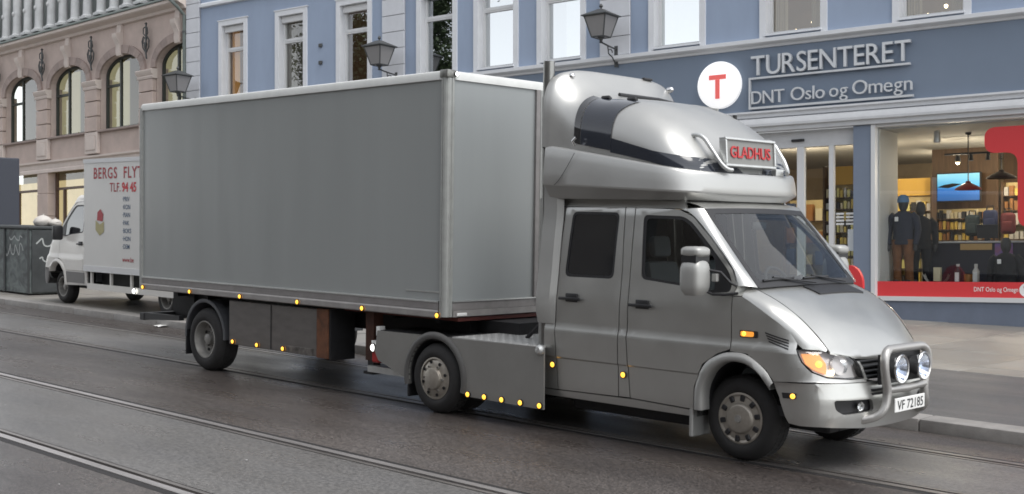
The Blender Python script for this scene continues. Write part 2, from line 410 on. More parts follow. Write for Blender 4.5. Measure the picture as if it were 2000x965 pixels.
# footpath: asphalt strip near the shop, granite course, concrete slabs
tag(MB().quad((-12.4, 11.46, .112), (60, 11.46, .112), (60, 15.2, .112), (-12.4, 15.2, .112)).build('pavement_asphalt_strip', WALKASPH, mw=SF), kind='structure')
slabm = [mat('slab_%d' % k, c, rough=0.45, noise=0.3, nscale=1.6, bump=0.12, bscale=30, rvar=0.1) for k, c in enumerate([(0.285, 0.268, 0.242), (0.25, 0.236, 0.214), (0.31, 0.292, 0.262), (0.266, 0.25, 0.228)])]
slabrest = mat('slab_rest', (0.276, 0.26, 0.235), rough=0.5, noise=0.2, nscale=1.5, bump=0.12, bscale=30)
tag(MB().quad((-12.4, 11.46, .06), (60, 11.46, .06), (60, 60, .06), (-12.4, 60, .06)).quad((-200, 11.46, .06), (-12.4, 11.46, .06), (-12.4, 60, .06), (-200, 60, .06)).build('pavement_bed', seal, mw=SF), kind='structure')
pave = empty('pavement', SM(0, 0, 0), kind='structure')
def slabmesh(w, d, k):
    me = MB().rbox(.006, w - .006, .006, d - .006, 0.02, .118, .006, 1).mesh('paving_slab'); me.materials.append(slabm[k]); return me
sm_big = [slabmesh(1.75, 1.8, k) for k in range(4)]
for i in range(9):
    for j in range(5):
        place(random.choice(sm_big), 'paving_slab', pave, (-15.9 + i * 1.75 + 0.35, 15.86 + j * 1.8, random.uniform(-.003, .003)))
for i in range(10):
    for j in range(4):
        place(random.choice(sm_big), 'paving_slab', pave, (-33.4 + i * 1.75, 11.47 + j * 1.8, random.uniform(-.003, .003)))
sm_g = [slabmesh(1.1, .64, k) for k in range(4)]
for i in range(16):
    place(sm_g[i % 4], 'granite_course_stone', pave, (-12.3 + i * 1.1, 15.21, random.uniform(-.002, .002)))
MB().quad((-15.4, 11.47, .115), (-12.41, 11.47, .115), (-12.41, 15.85, .115), (-15.4, 15.85, .115)).quad((-200, 18.68, .115), (-15.6, 18.68, .115), (-15.6, 60, .115), (-200, 60, .115)).quad((.3, 15.86, .115), (60, 15.86, .115), (60, 60, .115), (.3, 60, .115)).quad((-15.6, 24.9, .115), (.3, 24.9, .115), (.3, 60, .115), (-15.6, 60, .115)).quad((-200, 11.47, .115), (-33.5, 11.47, .115), (-33.5, 18.67, .115), (-200, 18.67, .115)).quad((-15.85, 11.47, .115), (-15.45, 11.47, .115), (-15.45, 18.67, .115), (-15.85, 18.67, .115)).build('paving_surround', slabrest, pave)

# ================================================================== the tractor (converted van cab)
A0, B0 = -5.69, 9.415
WT = [(0.25, .93), (.36, .955), (.45, .965), (.70, .972), (.715, .982), (.957, .985), (1.03, .965), (1.25, .958), (1.46, .93), (1.8, .895), (2.1, .855), (2.2, .80), (2.26, .72)]
AT = [(.25, .86), (.32, .93), (.45, .965), (.60, .97), (.72, .945), (.75, .925), (.85, .90), (.95, .845), (1.02, .80), (1.2, .72)]
RXC, NXC = .46, 2.6
def Wz(z): return lerp(WT, z)
def Az(z): return lerp(AT, z)
def Yside(x, z):
    x0 = Az(z) - RXC
    if x <= x0: return Wz(z)
    k = min((x - x0) / RXC, .9995); return Wz(z) * (1 - k**NXC)**(1 / NXC)
def fside(sg):
    def fn(x, z, off=0.0):
        y = Yside(x, z); dy = (Yside(x + .004, z) - Yside(x - .004, z)) / .008
        l = math.sqrt(1 + dy * dy)
        return (x - dy / l * off, sg * (y + off / l), z)
    return fn
def s_x(x, z):
    x0 = Az(z) - RXC
    if x <= x0: return (x - x0) / 0.7
    return math.asin(min(1, ((x - x0) / RXC)**(NXC / 2))) / (math.pi / 2)
def s_y(y, z): return math.acos(min(1, (abs(y) / Wz(z))**(NXC / 2))) / (math.pi / 2)
def fcorner(sg):
    def base(s, z):
        x0 = Az(z) - RXC
        if s <= 0: return (x0 + s * .7, Wz(z))
        t = min(s, 1) * math.pi / 2
        return (x0 + RXC * max(math.sin(t), 0)**(2 / NXC), Wz(z) * max(math.cos(t), 0)**(2 / NXC))
    def fn(s, z, off=0.0):
        x, y = base(s, z); a = base(s - .02, z); b = base(min(s + .02, 1), z)
        tx, ty = b[0] - a[0], b[1] - a[1]; l = math.hypot(tx, ty) or 1
        nx, ny = -ty / l, tx / l
        return (x + nx * off, sg * (y + ny * off), z)
    return fn
ZC = [(.06, 1.486), (.3, 1.405), (.5, 1.29), (.65, 1.175), (.78, 1.035), (.86, .925), (.90, .85)]
ZK = [(.06, .024), (.3, .04), (.48, .052), (.6, .078), (.72, .112), (.9, .15)]
def zhood(x, y): return smooth_tab(ZC, x) - smooth_tab(ZK, x) * (abs(y) / .78)**2.5
def fhood(x, y, off=0.0): return (x, y, zhood(x, y) + off)
def hood_edge(y): return smooth_tab([(0, .905), (.3, .912), (.45, .925), (.56, .943), (.64, .956), (.72, .972)], abs(y))
def hood_front(y):
    lo, hi = .5, .93
    for _ in range(40):
        x = (lo + hi) / 2
        if zhood(x, y) > hood_edge(y): lo = x
        else: hi = x
    return lo
def wsp(u, v, off=0.0):      # windscreen
    y = u * (.80 - .025 * v); b = (1 - u * u)
    return (.125 - .575 * v + .05 * b + off * .75, y, 1.452 + .655 * v + .012 * b + off * .66)

RDOOR = [(-1.966, 2.118), (-1.258, 2.118), (-1.232, 1.587), (-1.224, 1.047), (-1.214, .421), (-1.938, .407), (-1.983, 1.113), (-1.988, 1.559)]
FDOOR = [(-1.133, 2.118), (-.656, 2.098), (-.50, 2.035), (-.272, 1.832), (-.055, 1.597), (.0, 1.464), (-.04, 1.381), (-.02, .948), (-.149, .90), (-.297, .799), (-.385, .60), (-.395, .403), (-1.072, .423), (-1.115, .947), (-1.126, 1.386)]
RWIN = [(-1.876, 2.075), (-1.312, 2.07), (-1.321, 1.469), (-1.91, 1.467)]
FWIN = [(-1.038, 2.05), (-.60, 2.04), (-.50, 1.985), (-.30, 1.80), (-.09, 1.585), (-.05, 1.50), (-.06, 1.415), (-.269, 1.398), (-.486, 1.436), (-1.006, 1.482)]
ARCHO = [(-.39, .404), (-.372, .613), (-.27, .805), (-.148, .885), (-.022, .922), (.142, .915), (.329, .799), (.392, .712)]
ARCHI = [(-.30, .404), (-.285, .60), (-.20, .745), (-.09, .825), (.03, .85), (.15, .835), (.27, .765), (.365, .65)]
HLAMP = [(.572, .985, 0), (.628, .893, 0), (.70, .822, 0), (-.811, .778, 1), (-.60, .757, 1), (-.449, .757, 1), (-.477, .852, 1), (-.498, .905, 1), (-.53, hood_edge(.53) - .010, 1), (-.60, hood_edge(.60) - .007, 1), (-.68, hood_edge(.68) - .006, 1), (-.772, .979, 1)]
HL = [((s_y(p[0], p[1]) if p[2] else s_x(p[0], p[1])), p[1]) for p in HLAMP]

def lamp(parent, loc, r=0.025, m=None, d=(0, -1, 0), name='marker_lamp', base=True):
    if r > .0265 and name == 'marker_lamp': r = .0255
    """a round side marker: black socket and lit dome"""
    q = Vector(d).to_track_quat('Y', 'Z').to_matrix().to_4x4(); q.translation = Vector(loc)
    prof = [(r, 0)] + [(r * math.cos(t), .7 * r * math.sin(t)) for t in (0.3, .7, 1.1, 1.4)] + [(0.0005, .7 * r)]
    o = MB().lathe(prof, 14).xf(q).build(name, m or amber, parent, True)
    if base:
        MB().lathe([(r * 1.25, -.012), (r * 1.25, .004), (r * .9, .004)], 14).xf(q).build('lamp_socket', blackp, o, True)
    return o

def wheel(parent, loc, sg, R_=.355, w=.22, style='cap', name='wheel'):
    """sg -1: outer face towards -y"""
    e = bpy.data.objects.new(name, None); COL.objects.link(e); e.parent = parent; e.location = loc; e.empty_display_size = .1
    e.rotation_euler = (0, 0, 0 if sg < 0 else math.pi)
    rr = R_ * .60
    prof = [(rr, .0), (rr + .012, -.012), (rr + .05, -.02), (R_ - .07, -.016), (R_ - .03, -.002), (R_ - .006, .03), (R_, .05), (R_, w - .05), (R_ - .01, w - .02), (R_ - .06, w), (rr, w), (rr, 0)]
    t = MB().lathe(prof, 48)
    for k in range(48):
        for q_ in range(2):
            a = 2 * math.pi * (k + .5 * q_) / 48; c_, s_ = math.cos(a), math.sin(a)
            y0 = .045 + .075 * q_
            p = [((R_ + .004) * math.cos(a + d), y, (R_ + .004) * math.sin(a + d)) for d, y in ((-.045, y0), (.045, y0), (.045, y0 + .06), (-.045, y0 + .06))]
            qn = [((R_ - .01) * math.cos(a + d), y, (R_ - .01) * math.sin(a + d)) for d, y in ((-.06, y0 - .01), (.06, y0 - .01), (.06, y0 + .07), (-.06, y0 + .07))]
            t.add(p + qn, [(0, 1, 2, 3), (0, 4, 5, 1), (1, 5, 6, 2), (2, 6, 7, 3), (3, 7, 4, 0)])
    t.build('tyre', rubber, e, True)
    if style == 'cap':       # front cover with ten slots
        MB().lathe([(rr + .004, .004), (rr + .002, -.008), (rr - .012, -.012), (rr - .03, -.004), (rr * .62, -.014), (rr * .56, -.034), (rr * .50, -.040), (.03, -.040), (.028, -.046), (.001, -.046)], 40).build('wheel_cover', rimsilver, e, True)
        for k in range(10):
            a = 2 * math.pi * (k + .3) / 10; c_, s_ = math.cos(a), math.sin(a); r0 = rr * .80
            b = MB().rbox(-.026, .026, -.024, .0, -.021, .021, .007, 1)
            b.xf(Matrix.Translation((c_ * r0, 0.001, s_ * r0)) @ Matrix.Rotation(-a, 4, 'Y')); b.build('vent_slot', blackp, e)
        MB().lathe([(.034, -.038), (.03, -.05), (.001, -.05)], 20).build('hub_cap', rimsteel, e, True)
    elif style == 'dual':    # bulging cover with round holes and a hub
        MB().lathe([(rr + .004, .004), (rr + .002, -.010), (rr - .012, -.014), (rr - .02, .004), (rr * .80, -.012), (rr * .58, -.016), (rr * .54, -.018), (rr * .50, -.05), (rr * .44, -.056), (.001, -.056)], 40).build('wheel_cover', rimsilver, e, True)
        for k in range(8):
            a = 2 * math.pi * (k + .35) / 8
            MB().lathe([(.017, -.02), (.017, -.012), (.001, -.0125)], 12).xf(Matrix.Translation((math.cos(a) * rr * .80, -.003, math.sin(a) * rr * .80))).build('vent_hole', blackp, e)
        for k in range(6):
            a = 2 * math.pi * k / 6
            MB().lathe([(.011, -.03), (.010, -.018), (.01, -.01)], 8).add([], []).xf(Matrix.Translation((math.cos(a) * rr * .63, -.006, math.sin(a) * rr * .63))).build('wheel_nut', rimsteel, e)
    else:                    # deep dished steel disc
        MB().lathe([(rr + .004, .0), (rr, -.014), (rr - .014, -.012), (rr - .02, .02), (rr * .86, .10), (rr * .55, .115), (rr * .45, .10), (.07, .095), (.066, .03), (.05, .02), (.001, .02)], 40).build('wheel_disc', rimsteel, e, True)
        for k in range(8):
            a = 2 * math.pi * (k + .35) / 8
            MB().lathe([(.022, .098), (.022, .106), (.001, .105)], 12).xf(Matrix.Translation((math.cos(a) * rr * .68, -.001, math.sin(a) * rr * .68))).build('vent_hole', blackp, e)
        for k in range(6):
            a = 2 * math.pi * k / 6
            MB().lathe([(.012, .07), (.011, .10)], 8).xf(Matrix.Translation((math.cos(a) * .1, 0, math.sin(a) * .1))).build('wheel_nut', rimsteel, e)
    return e

def cab(root, paint, simple=False, lower=None):
    """the van front: doors, wings, bonnet, bumper, screen, lamps"""
    lower = lower or paint
    ZCUT = (.45, .70, .715, .957, 1.03)
    for sg in (-1, 1):
        f = fside(sg); fc = fcorner(sg)
        def lay(poly, m, name, parent=root, holes=(), off=0., thick=.03, fn=f, du=.07, dv=.07):
            return drape(fn, poly, holes, du, dv, ZCUT, off, thick).build(name, m, parent, True, 28)
        # doors with glazed openings
        fd = lay(FDOOR, paint, 'front_door', holes=[rpoly(FWIN, .05)])
        lay(rpoly(FWIN, .05), carglass if not simple else privglass, 'side_window', fd, off=-.012, thick=0)
        lay([(p[0], p[1]) for p in rpoly(FWIN, .05)], blackp, 'window_seal', fd, holes=[rpoly([(-1.005, 2.02), (-.615, 2.012), (-.53, 1.965), (-.33, 1.78), (-.235, 1.67), (-.225, 1.425), (-.269, 1.42), (-.48, 1.458), (-.975, 1.503)], .05)], off=-.006, thick=.004)
        if not simple:
            rd = lay(RDOOR, paint, 'rear_door', holes=[rpoly(RWIN, .06)])
            lay(rpoly(RWIN, .06), privglass, 'rear_side_window', rd, off=-.008, thick=0)
            lay(rpoly(RWIN, .06), blackp, 'window_seal', rd, holes=[rpoly([(-1.855, 2.05), (-1.335, 2.045), (-1.345, 1.492), (-1.885, 1.49)], .05)], off=-.002, thick=.006)
        # door handles
        for (x0, x1, z, d_) in (((-1.10, -.84, 1.252, fd),) if simple else ((-1.10, -.84, 1.252, fd), (-1.93, -1.67, 1.266, rd))):
            mm = MB(); yy = sg * (Wz(1.25) + .018)
            mm.rbox(x0, x1, min(yy, yy + sg * .022), max(yy, yy + sg * .022), z - .014, z + .014, .008, 2)
            mm.rbox(x0 + .07, x1 - .05, min(sg * Wz(1.3), yy), max(sg * Wz(1.3), yy), z - .03, z + .05, .008, 2)
            mm.build('door_handle', blackp, d_, True)
        # pillars and panels between the doors, behind them and over them
        if not simple:
            lay([(-1.248, 2.118), (-1.143, 2.118), (-1.136, 1.386), (-1.125, .947), (-1.082, .425), (-1.204, .423), (-1.214, 1.047), (-1.222, 1.587)], paint, 'pillar_panel')
            lay([(-2.11, 2.118), (-1.976, 2.118), (-1.998, 1.559), (-1.993, 1.113), (-1.948, .408), (-2.11, .405)], paint, 'rear_quarter_panel')
            lay([(-2.11, 2.126), (-.66, 2.108), (-.57, 2.085), (-.64, 2.19), (-2.11, 2.19)], paint, 'roof_side_rail', dv=.03)
            lay([(-2.11, .396), (-1.06, .412), (-.395, .392), (-.395, .34), (-2.11, .34)], paint, 'sill')
        else:
            lay([(-1.25, 2.126), (-.66, 2.108), (-.52, 2.07), (-.52, 2.25), (-1.25, 2.25)], paint, 'roof_side_rail', dv=.03)
            lay([(-1.25, 2.118), (-1.143, 2.118), (-1.136, 1.386), (-1.125, .947), (-1.082, .425), (-1.25, .423)], paint, 'pillar_panel')
        # wing
        hs_ = [(.13, 1.353), (.3, 1.262), (.42, 1.185), (.50, 1.118), (.56, 1.05)]
        wing = [(-.012, .953), (-.032, 1.381), (.06, 1.385)] + hs_ + [(.566, .99), (.622, .89), (.695, .815), (.76, .78), (.73, .742), (.537, .733), (.402, .722), (.335, .805), (.146, .925), (-.02, .932)]
        wg = lay(wing, paint, 'wing', du=.05, dv=.05)
        rows = []
        for i in range(17):      # rounded shoulder between wing side and bonnet edge
            x = .06 + (.735 - .06) * i / 16
            ye = .808 - .07 * max(0, (x - .2) / .53)**2
            zt = zhood(x, ye - .008); top = Vector((x, sg * ye, zt))
            zb = lerp([(.06, 1.383)] + hs_ + [(.575, .997), (.735, .982)], x); xb = min(x, .71)
            bot = Vector(f(xb, zb, 0)); ctl = Vector((x, sg * max(abs(bot.y) * .985, ye), zt - .03))
            rows.append([(1 - t)**2 * top + 2 * t * (1 - t) * ctl + t * t * bot for t in (0, .17, .33, .5, .67, .83, 1)])
        MB().grid(rows).build('wing_top', paint, wg, True, 60)
        # wheel arch lip
        n_ = 28; rows = []
        def along(tab, t):
            L = [0]
            for a, b in zip(tab, tab[1:]): L.append(L[-1] + math.dist(a, b))
            d = t * L[-1]; xs = [(l, p[0]) for l, p in zip(L, tab)]; zs = [(l, p[1]) for l, p in zip(L, tab)]
            return smooth_tab(xs, d), smooth_tab(zs, d)
        for i in range(n_ + 1):
            o_ = along(ARCHO, i / n_); i_ = along(ARCHI, i / n_)
            p0 = f(*o_, -.002); p1 = f(*[o_[k] * .75 + i_[k] * .25 for k in (0, 1)], .022); p2 = f(*[o_[k] * .25 + i_[k] * .75 for k in (0, 1)], .030); p3 = f(*i_, .012); p4 = f(*i_, -.10)
            rows.append([p0, p1, p2, p3, p4])
        MB().grid(rows).build('wheel_arch', silver2 if paint is silver else paint, wg, True, 60)
        rows = []
        for i in range(n_ + 1):
            i_ = along(ARCHI, i / n_); p = f(*i_, -.09); rows.append([p, (p[0], sg * .45, p[2] + .01)])
        MB().grid(rows).build('wheel_well', chassis, wg)
        # A pillar
        left = [(-.60, 2.10), (-.495, 2.045), (-.262, 1.838), (-.042, 1.601), (.012, 1.47), (-.026, 1.388), (.06, 1.392), (.10, 1.40)]
        rows = []
        for i in range(15):
            t = i / 14; lp = along(left[:5], t); v = 1.0 - t * 0.995
            a = Vector(f(*lp, 0)); b = Vector(wsp(sg * 1.012, v, .004)); c = (a + b) / 2 + Vector((.02, sg * .035, .012))
            rows.append([(1 - q)**2 * a + 2 * q * (1 - q) * c + q * q * b for q in (0, .15, .3, .5, .7, .85, 1)])
        MB().grid(rows).build('windscreen_pillar', paint, root, True, 60)
        lo = [Vector(f(.012, 1.47)), Vector(f(-.03, 1.389)), Vector(f(.06, 1.392)), Vector((.06, sg * .808, zhood(.06, .8) + .0)), Vector(wsp(sg * 1.012, 0.005, .004))]
        MB().add(lo, [(0, 1, 2, 3, 4)]).build('pillar_foot', paint, root)
        # bumper corner half + lamps
        hlp = [Vector((p[0], p[1])) for p in HL]
        # lamp housing: bowl behind, reflector, clear cover
        hd = bpy.data.objects.new('headlight', None); COL.objects.link(hd); hd.parent = root; hd.empty_display_size = .1
        drape(fc, HL, (), .06, .04, (), -.055, 0).build('reflector', reflector, hd, True)
        if not simple:
            ctr = (sum(p[0] for p in HL) / len(HL), sum(p[1] for p in HL) / len(HL))
            inner = [(ctr[0] + (p[0] - ctr[0]) * .98, ctr[1] + (p[1] - ctr[1]) * .972) for p in HL]
            drape(fc, HL, [inner], .06, .04, (), .003, .06).build('lamp_rim', blackp, hd, True)
            sa0 = s_x(.60, .93)
            am = [(s_x(.612, .955), .955), (s_x(.655, .875), .875), (s_x(.71, .835), .835), (s_y(-.80, .795), .795), (s_y(-.775, .88), .88), (s_y(-.80, .955), .955)]
            drape(fc, am, (), .05, .03, (), -.03, .012).build('indicator_lens', amberoff, hd, True)
            p = fc(s_y(-.835, .85), .875, -.03); lamp(hd, p, .03, amber, (.8, sg * .6, 0), 'indicator_bulb', False)
            p = fc(s_y(-.66, .86), .86, -.05); nrm = Vector((.93, sg * .3, 0.2))
            q = nrm.to_track_quat('Y', 'Z').to_matrix().to_4x4(); q.translation = Vector(p)
            MB().lathe([(.082, .03), (.075, .0), (.05, -.03), (.012, -.04)], 24).xf(q).build('main_bowl', chrome, hd, True)
            p = fc(s_y(-.745, .80), .806, -.035); lamp(hd, p, .022, warmbulb, (.9, sg * .4, 0), 'side_bulb', False)
        drape(fc, HL, (), .05, .03, (), -.004, 0).build('lamp_cover', lens, hd, True)
        drape(fc, [(s_x(.70, .815), .812), (s_y(-.811, .77), .770), (s_y(-.60, .75), .750), (s_y(-.43, .75), .750), (s_y(-.42, .73), .726), (s_y(-.717, .73), .732), (s_x(.73, .742), .740)], (), .05, .05, (), -.002, .03).build('lamp_lower_panel', lower if simple else paint, root, True)
        # indicator repeater and wing vents
        if not simple:
            rp = lay(rpoly([(.062, 1.112), (.235, 1.112), (.235, 1.057), (.066, 1.054)], .012), blackp, 'repeater_housing', wg, off=.008, thick=.01)
            lay(rpoly([(.075, 1.105), (.20, 1.105), (.20, 1.064), (.078, 1.062)], .015), amberoff, 'repeater_lens', rp, off=.016, thick=.01)
            lamp(rp, f(.11, 1.085, .016), .02, amber, (0, sg, 0), 'repeater_bulb', False)
            for k in range(4):
                z0 = 1.112 - k * .022
                v0 = lay([(.30 + k * .012, z0), (.50 + k * .004, z0 - .05), (.505 + k * .003, z0 - .062), (.305 + k * .012, z0 - .012)], blackp, 'wing_vent', wg, off=.004, thick=.004)
            lay([(.477, .642), (.60, .646), (.60, .602), (.487, .598)], blackp, 'side_marker_housing', wg, off=.01, thick=.01)
            lamp(wg, f(.575, .622, .012), .021, amber, (.3, sg, 0), 'side_marker', False)
    # bonnet
    half = [(.06, 0), (.065, .3), (.085, .6), (.105, .795), (.3, .793), (.45, .782), (.58, .758), (.66, .738)] + [(hood_front(y), y) for y in (.72, .66, .60, .54, .47, .40, .3, .2, .1, 0)]
    poly = half + [(x, -y) for x, y in half[-2:0:-1]]
    bon = drape(fhood, poly, (), .05, .07, (), 0, .02).build('bonnet', paint, root, True, 50)
    if not simple:
        drape(fhood, rpoly([(.185, -.21), (.175, .57), (.325, .60), (.335, -.18)], .015), (), .05, .1, (), .012, .02).build('air_intake_grille', blackp, bon)
    # cowl below the screen
    rows = []
    for i in range(13):
        u = -1 + 2 * i / 12; a = Vector(wsp(u * 1.01, .02, -.004)); b = Vector((.075 + .035 * abs(u), u * .80, zhood(.07 + .035 * abs(u), u * .8) - .006)); rows.append([a, (a + b) / 2 + Vector((0, 0, -.012)), b, b - Vector((-.05, 0, .05))])
    MB().grid(rows).build('scuttle_panel', blackp, root, True)
    # windscreen
    full = [(-1, 0), (1, 0), (1, 1), (-1, 1)]
    ws = drape(wsp, rpoly(full, .04), (), .1, .1, (), 0, 0).build('windscreen', carglass, root, True)
    drape(wsp, rpoly(full, .04), [rpoly([(-.93, .07), (.93, .07), (.93, .93), (-.93, .93)], .06)], .1, .1, (), .003, .004).build('windscreen_border', blackp, ws, True)
    for x0 in ((-.62, .05),) if simple else ((-.70, -.02), (.02, .66)):
        p0 = Vector(wsp(x0[1], .0, .03)); p1 = Vector(wsp(x0[0], .10, .02))
        wpr = MB().tube([p0, (p0 + p1) / 2 + Vector((.0, 0, .0)), p1], .009, 6).build('wiper', blackp, root, True)
        a = Vector(wsp(x0[0] - .18, .075, .014)); b = Vector(wsp(x0[0] + .36, .085, .014)); MB().tube([a, (a + b) / 2, b], .010, 6).build('wiper_blade', blackp, wpr, True)
    # roof lip
    rows = []
    for i in range(17):
        u = -1 + 2 * i / 16; a = Vector(wsp(u * 1.0, 1.0, .002)); y = a.y * 1.06
        rows.append([a, Vector((a.x - .04, y, a.z + .030)), Vector((a.x - .12, y, a.z + .068 - .02 * u * u)), Vector((a.x - .30, y, a.z + .10 - .035 * u**4)), Vector((a.x - .8, y, a.z + .12 - .04 * u**4))])
    MB().grid(rows).build('roof_front', paint, root, True, 60)
    # bumper
    mm = MB(); fog_ = []
    for sg in (-1, 1):
        fc = fcorner(sg); z = .72
        poly = [(s_x(.395, .718), .718), (s_x(.54, .724), .724), (s_x(.722, .729), .729), (s_y(-.717, .727), .727), (s_y(-.42, .72), .72), (1, .72), (1, .345), (s_y(-.4, .35), .35), (s_y(-.66, .37), .37), (s_y(-.86, .385), .385), (s_x(.62, .388), .388), (s_x(.535, .40), .40), (s_x(.46, .56), .56), (s_x(.42, .66), .66)]
        hole = rpoly([(s_y(-.792, .598), .598), (s_y(-.39, .588), .588), (s_y(-.36, .49), .49), (s_y(-.70, .477), .477), (s_y(-.775, .52), .52)], .03)
        mm.bm_ = None
        d_ = drape(fc, poly, [hole], .05, .05, (.60, .615), 0, .03); mm.add(d_.v, d_.f)
        fog_.append(drape(fc, hole, (), .06, .05, (), -.045, 0))
    bp_ = mm.build('front_bumper', lower, root, True, 28)
    for d_ in fog_: d_.build('fog_lamp_recess', blackp, bp_)
    for sg in (-1, 1):
        fc = fcorner(sg); p = Vector(fc(s_y(-.52, .53), .535, -.03)); q = Vector((.97, sg * .2, 0)).to_track_quat('Y', 'Z').to_matrix().to_4x4(); q.translation = p
        fo = MB().lathe([(.038, .022), (.034, .03), (.001, .033)], 20).xf(q).build('fog_lamp', lens, bp_, True)
        MB().lathe([(.036, .02), (.02, -.005), (.001, -.01)], 20).xf(q).build('fog_bowl', chrome, fo, True)
    # bumper slots, grille
    for k in range(2):
        for sg in (-1, 1):
            d_ = drape(fcorner(sg), rpoly([(s_y(-.40, .66), .664 - k * .03), (s_y(-.17, .66), .664 - k * .03), (s_y(-.17, .66), .646 - k * .03), (s_y(-.385, .66), .646 - k * .03)], .006), (), .05, .05, (), .003, .004).build('bumper_slot', blackp, bp_)
    gr = MB()
    for sg in (-1, 1):
        d_ = drape(fcorner(sg), [(s_y(-.465, .9), .90), (1, .93), (1, .735), (s_y(-.43, .74), .74)], (), .06, .05, (), -.03, 0); gr.add(d_.v, d_.f)
    gro = gr.build('grille', blackp, root)
    for k in range(4):
        z = .762 + k * .04; rows = []
        for i in range(15):
            y = -.45 + .9 * i / 14; x = Az(z) - RXC + RXC * (1 - (abs(y) / Wz(z))**NXC)**(1 / NXC)
            rows.append([(x - .028, y, z - .012), (x - .006, y, z - .006), (x - .006, y, z + .004), (x - .028, y, z + .010)])
        MB().grid(rows).build('grille_slat', dashp, gro, True)
    for sg in (-1, 1):
        d_ = drape(fcorner(sg), [(s_y(-.475, .87), .89), (s_y(-.445, .87), .885), (s_y(-.405, .74), .742), (s_y(-.437, .74), .742)], (), .06, .05, (), .004, .02).build('grille_surround', lower, gro, True)
    # inside
    ins = MB().box(-2.0 if not simple else -1.2, .4, -.80, .80, .42, .50).build('cab_floor', chassis, root)
    ds = MB(); rows = []
    for i in range(9):
        y = -.76 + 1.52 * i / 8; rows.append([(.10, y, 1.43), (-.10, y, 1.47), (-.26, y, 1.43), (-.32, y, 1.33), (-.28, y, 1.1), (-.1, y, .9)])
    dd = ds.grid(rows).build('dashboard', dashp, root, True)
    if not simple:
        c = Vector((-.42, .40, 1.40)); rings = []
        q = Matrix.Translation(c) @ Matrix.Rotation(R(-28), 4, 'Y')
        rows = [[q @ Vector(((.0) + .016 * math.sin(b), (.20 + .016 * math.cos(b)) * math.cos(a), (.20 + .016 * math.cos(b)) * math.sin(a))) for b in [k * math.pi / 3 for k in range(6)]] for a in [k * math.pi / 14 for k in range(28)]]
        st = MB().grid(rows, True, True).tube([q @ Vector((.0, -.19, 0)), q @ Vector((.02, 0, 0)), q @ Vector((0, .19, 0))], .018, 6).tube([q @ Vector((.02, 0, 0)), q @ Vector((.25, 0, -.02))], .03, 8).build('steering_wheel', dashp, dd, True)
    for y0 in ((-.36, .45) if not simple else (-.4, .4)):
        st = MB().rbox(-1.1, -.62, y0 - .24, y0 + .24, .75, .95, .05, 2).build('seat', seatfab, root, True)
        MB().rbox(-.09, .05, -.23, .23, 0, .72, .06, 2).xf(Matrix.Translation((-1.08, y0, .92)) @ Matrix.Rotation(R(-12), 4, 'Y')).build('seat_back', seatfab, st, True)
        MB().rbox(-.05, .04, -.13, .13, 0, .2, .04, 2).xf(Matrix.Translation((-1.22, y0, 1.66)) @ Matrix.Rotation(R(-8), 4, 'Y')).build('headrest', seatfab, st, True)
    MB().box(-1.4 if simple else -2.09, -1.38 if simple else -2.06, -.84, .84, .5, 2.2).build('rear_bulkhead', seatfab if simple else chassis, root)
    # inner mirror
    MB().rbox(-.42, -.39, -.11, .11, 1.93, 2.0, .012, 2).build('inner_mirror', blackp, root, True)

tr = empty('silver_tractor_van', SM(A0, B0, 0), 'silver crew cab van converted to a tractor, with bull bar and tall roof fairing', 'truck')
cab(tr, silver)
for sg in (-1, 1):
    wheel(tr, (0, -.835 * 1.0 if sg < 0 else .835, .36), sg, .357, .22, 'cap')
    wheel(tr, (-3.535, sg * 1.075, .357), sg, .357, .22, 'dual')
    wheel(tr, (-3.535, sg * .80, .357), sg, .357, .22, 'dual')
# mirrors
for sg in (-1, 1):
    x0, x1 = -.375, -.165
    mm = MB(); rows = []
    def mirror_body(z0, z1, y0, y1):
        rows = []
        for k in range(9):
            t = k / 8; z = z0 + (z1 - z0) * t; e_ = 1 - (abs(2 * t - 1))**4 * .35
            row = []
            for j in range(20):
                a = 2 * math.pi * j / 20; cx_, sx_ = math.cos(a), math.sin(a)
                row.append(((x0 + x1) / 2 + (x1 - x0) / 2 * e_ * math.copysign(abs(cx_)**.55, cx_), sg * ((y0 + y1) / 2 + (y1 - y0) / 2 * e_ * math.copysign(abs(sx_)**.6, sx_)), z))
            rows.append(row)
        b = MB().grid(rows, close_v=True); b.add(rows[0], [tuple(range(20))]); b.add(rows[-1], [tuple(range(20))]); return b
    mo = mirror_body(1.385, 1.685, 1.03, 1.26).build('side_mirror', silver2, tr, True, 50)
    mirror_body(1.70, 1.79, 1.04, 1.25).build('wide_angle_mirror', silver2, mo, True, 50)
    MB().box(x0 + .03, x1 - .03, min(sg * 1.05, sg * 1.24), max(sg * 1.05, sg * 1.24), 1.66, 1.72).build('mirror_hinge', blackp, mo)
    MB().rbox(-.175, -.12, min(sg * 1.01, sg * 1.05), max(sg * 1.01, sg * 1.05), 1.50, 1.57, .01).build('mirror_ribs', silver2, mo)
    MB().tube([(-.2, sg * 1.08, 1.60), (-.10, sg * 1.02, 1.58), (-.03, sg * .99, 1.50), (0, sg * .93, 1.47)], .012, 8).tube([(-.2, sg * 1.08, 1.42), (-.18, sg * 1.02, 1.395), (-.08, sg * .98, 1.395), (.02, sg * .94, 1.41)], .012, 8).build('mirror_arm', blackp, mo, True)
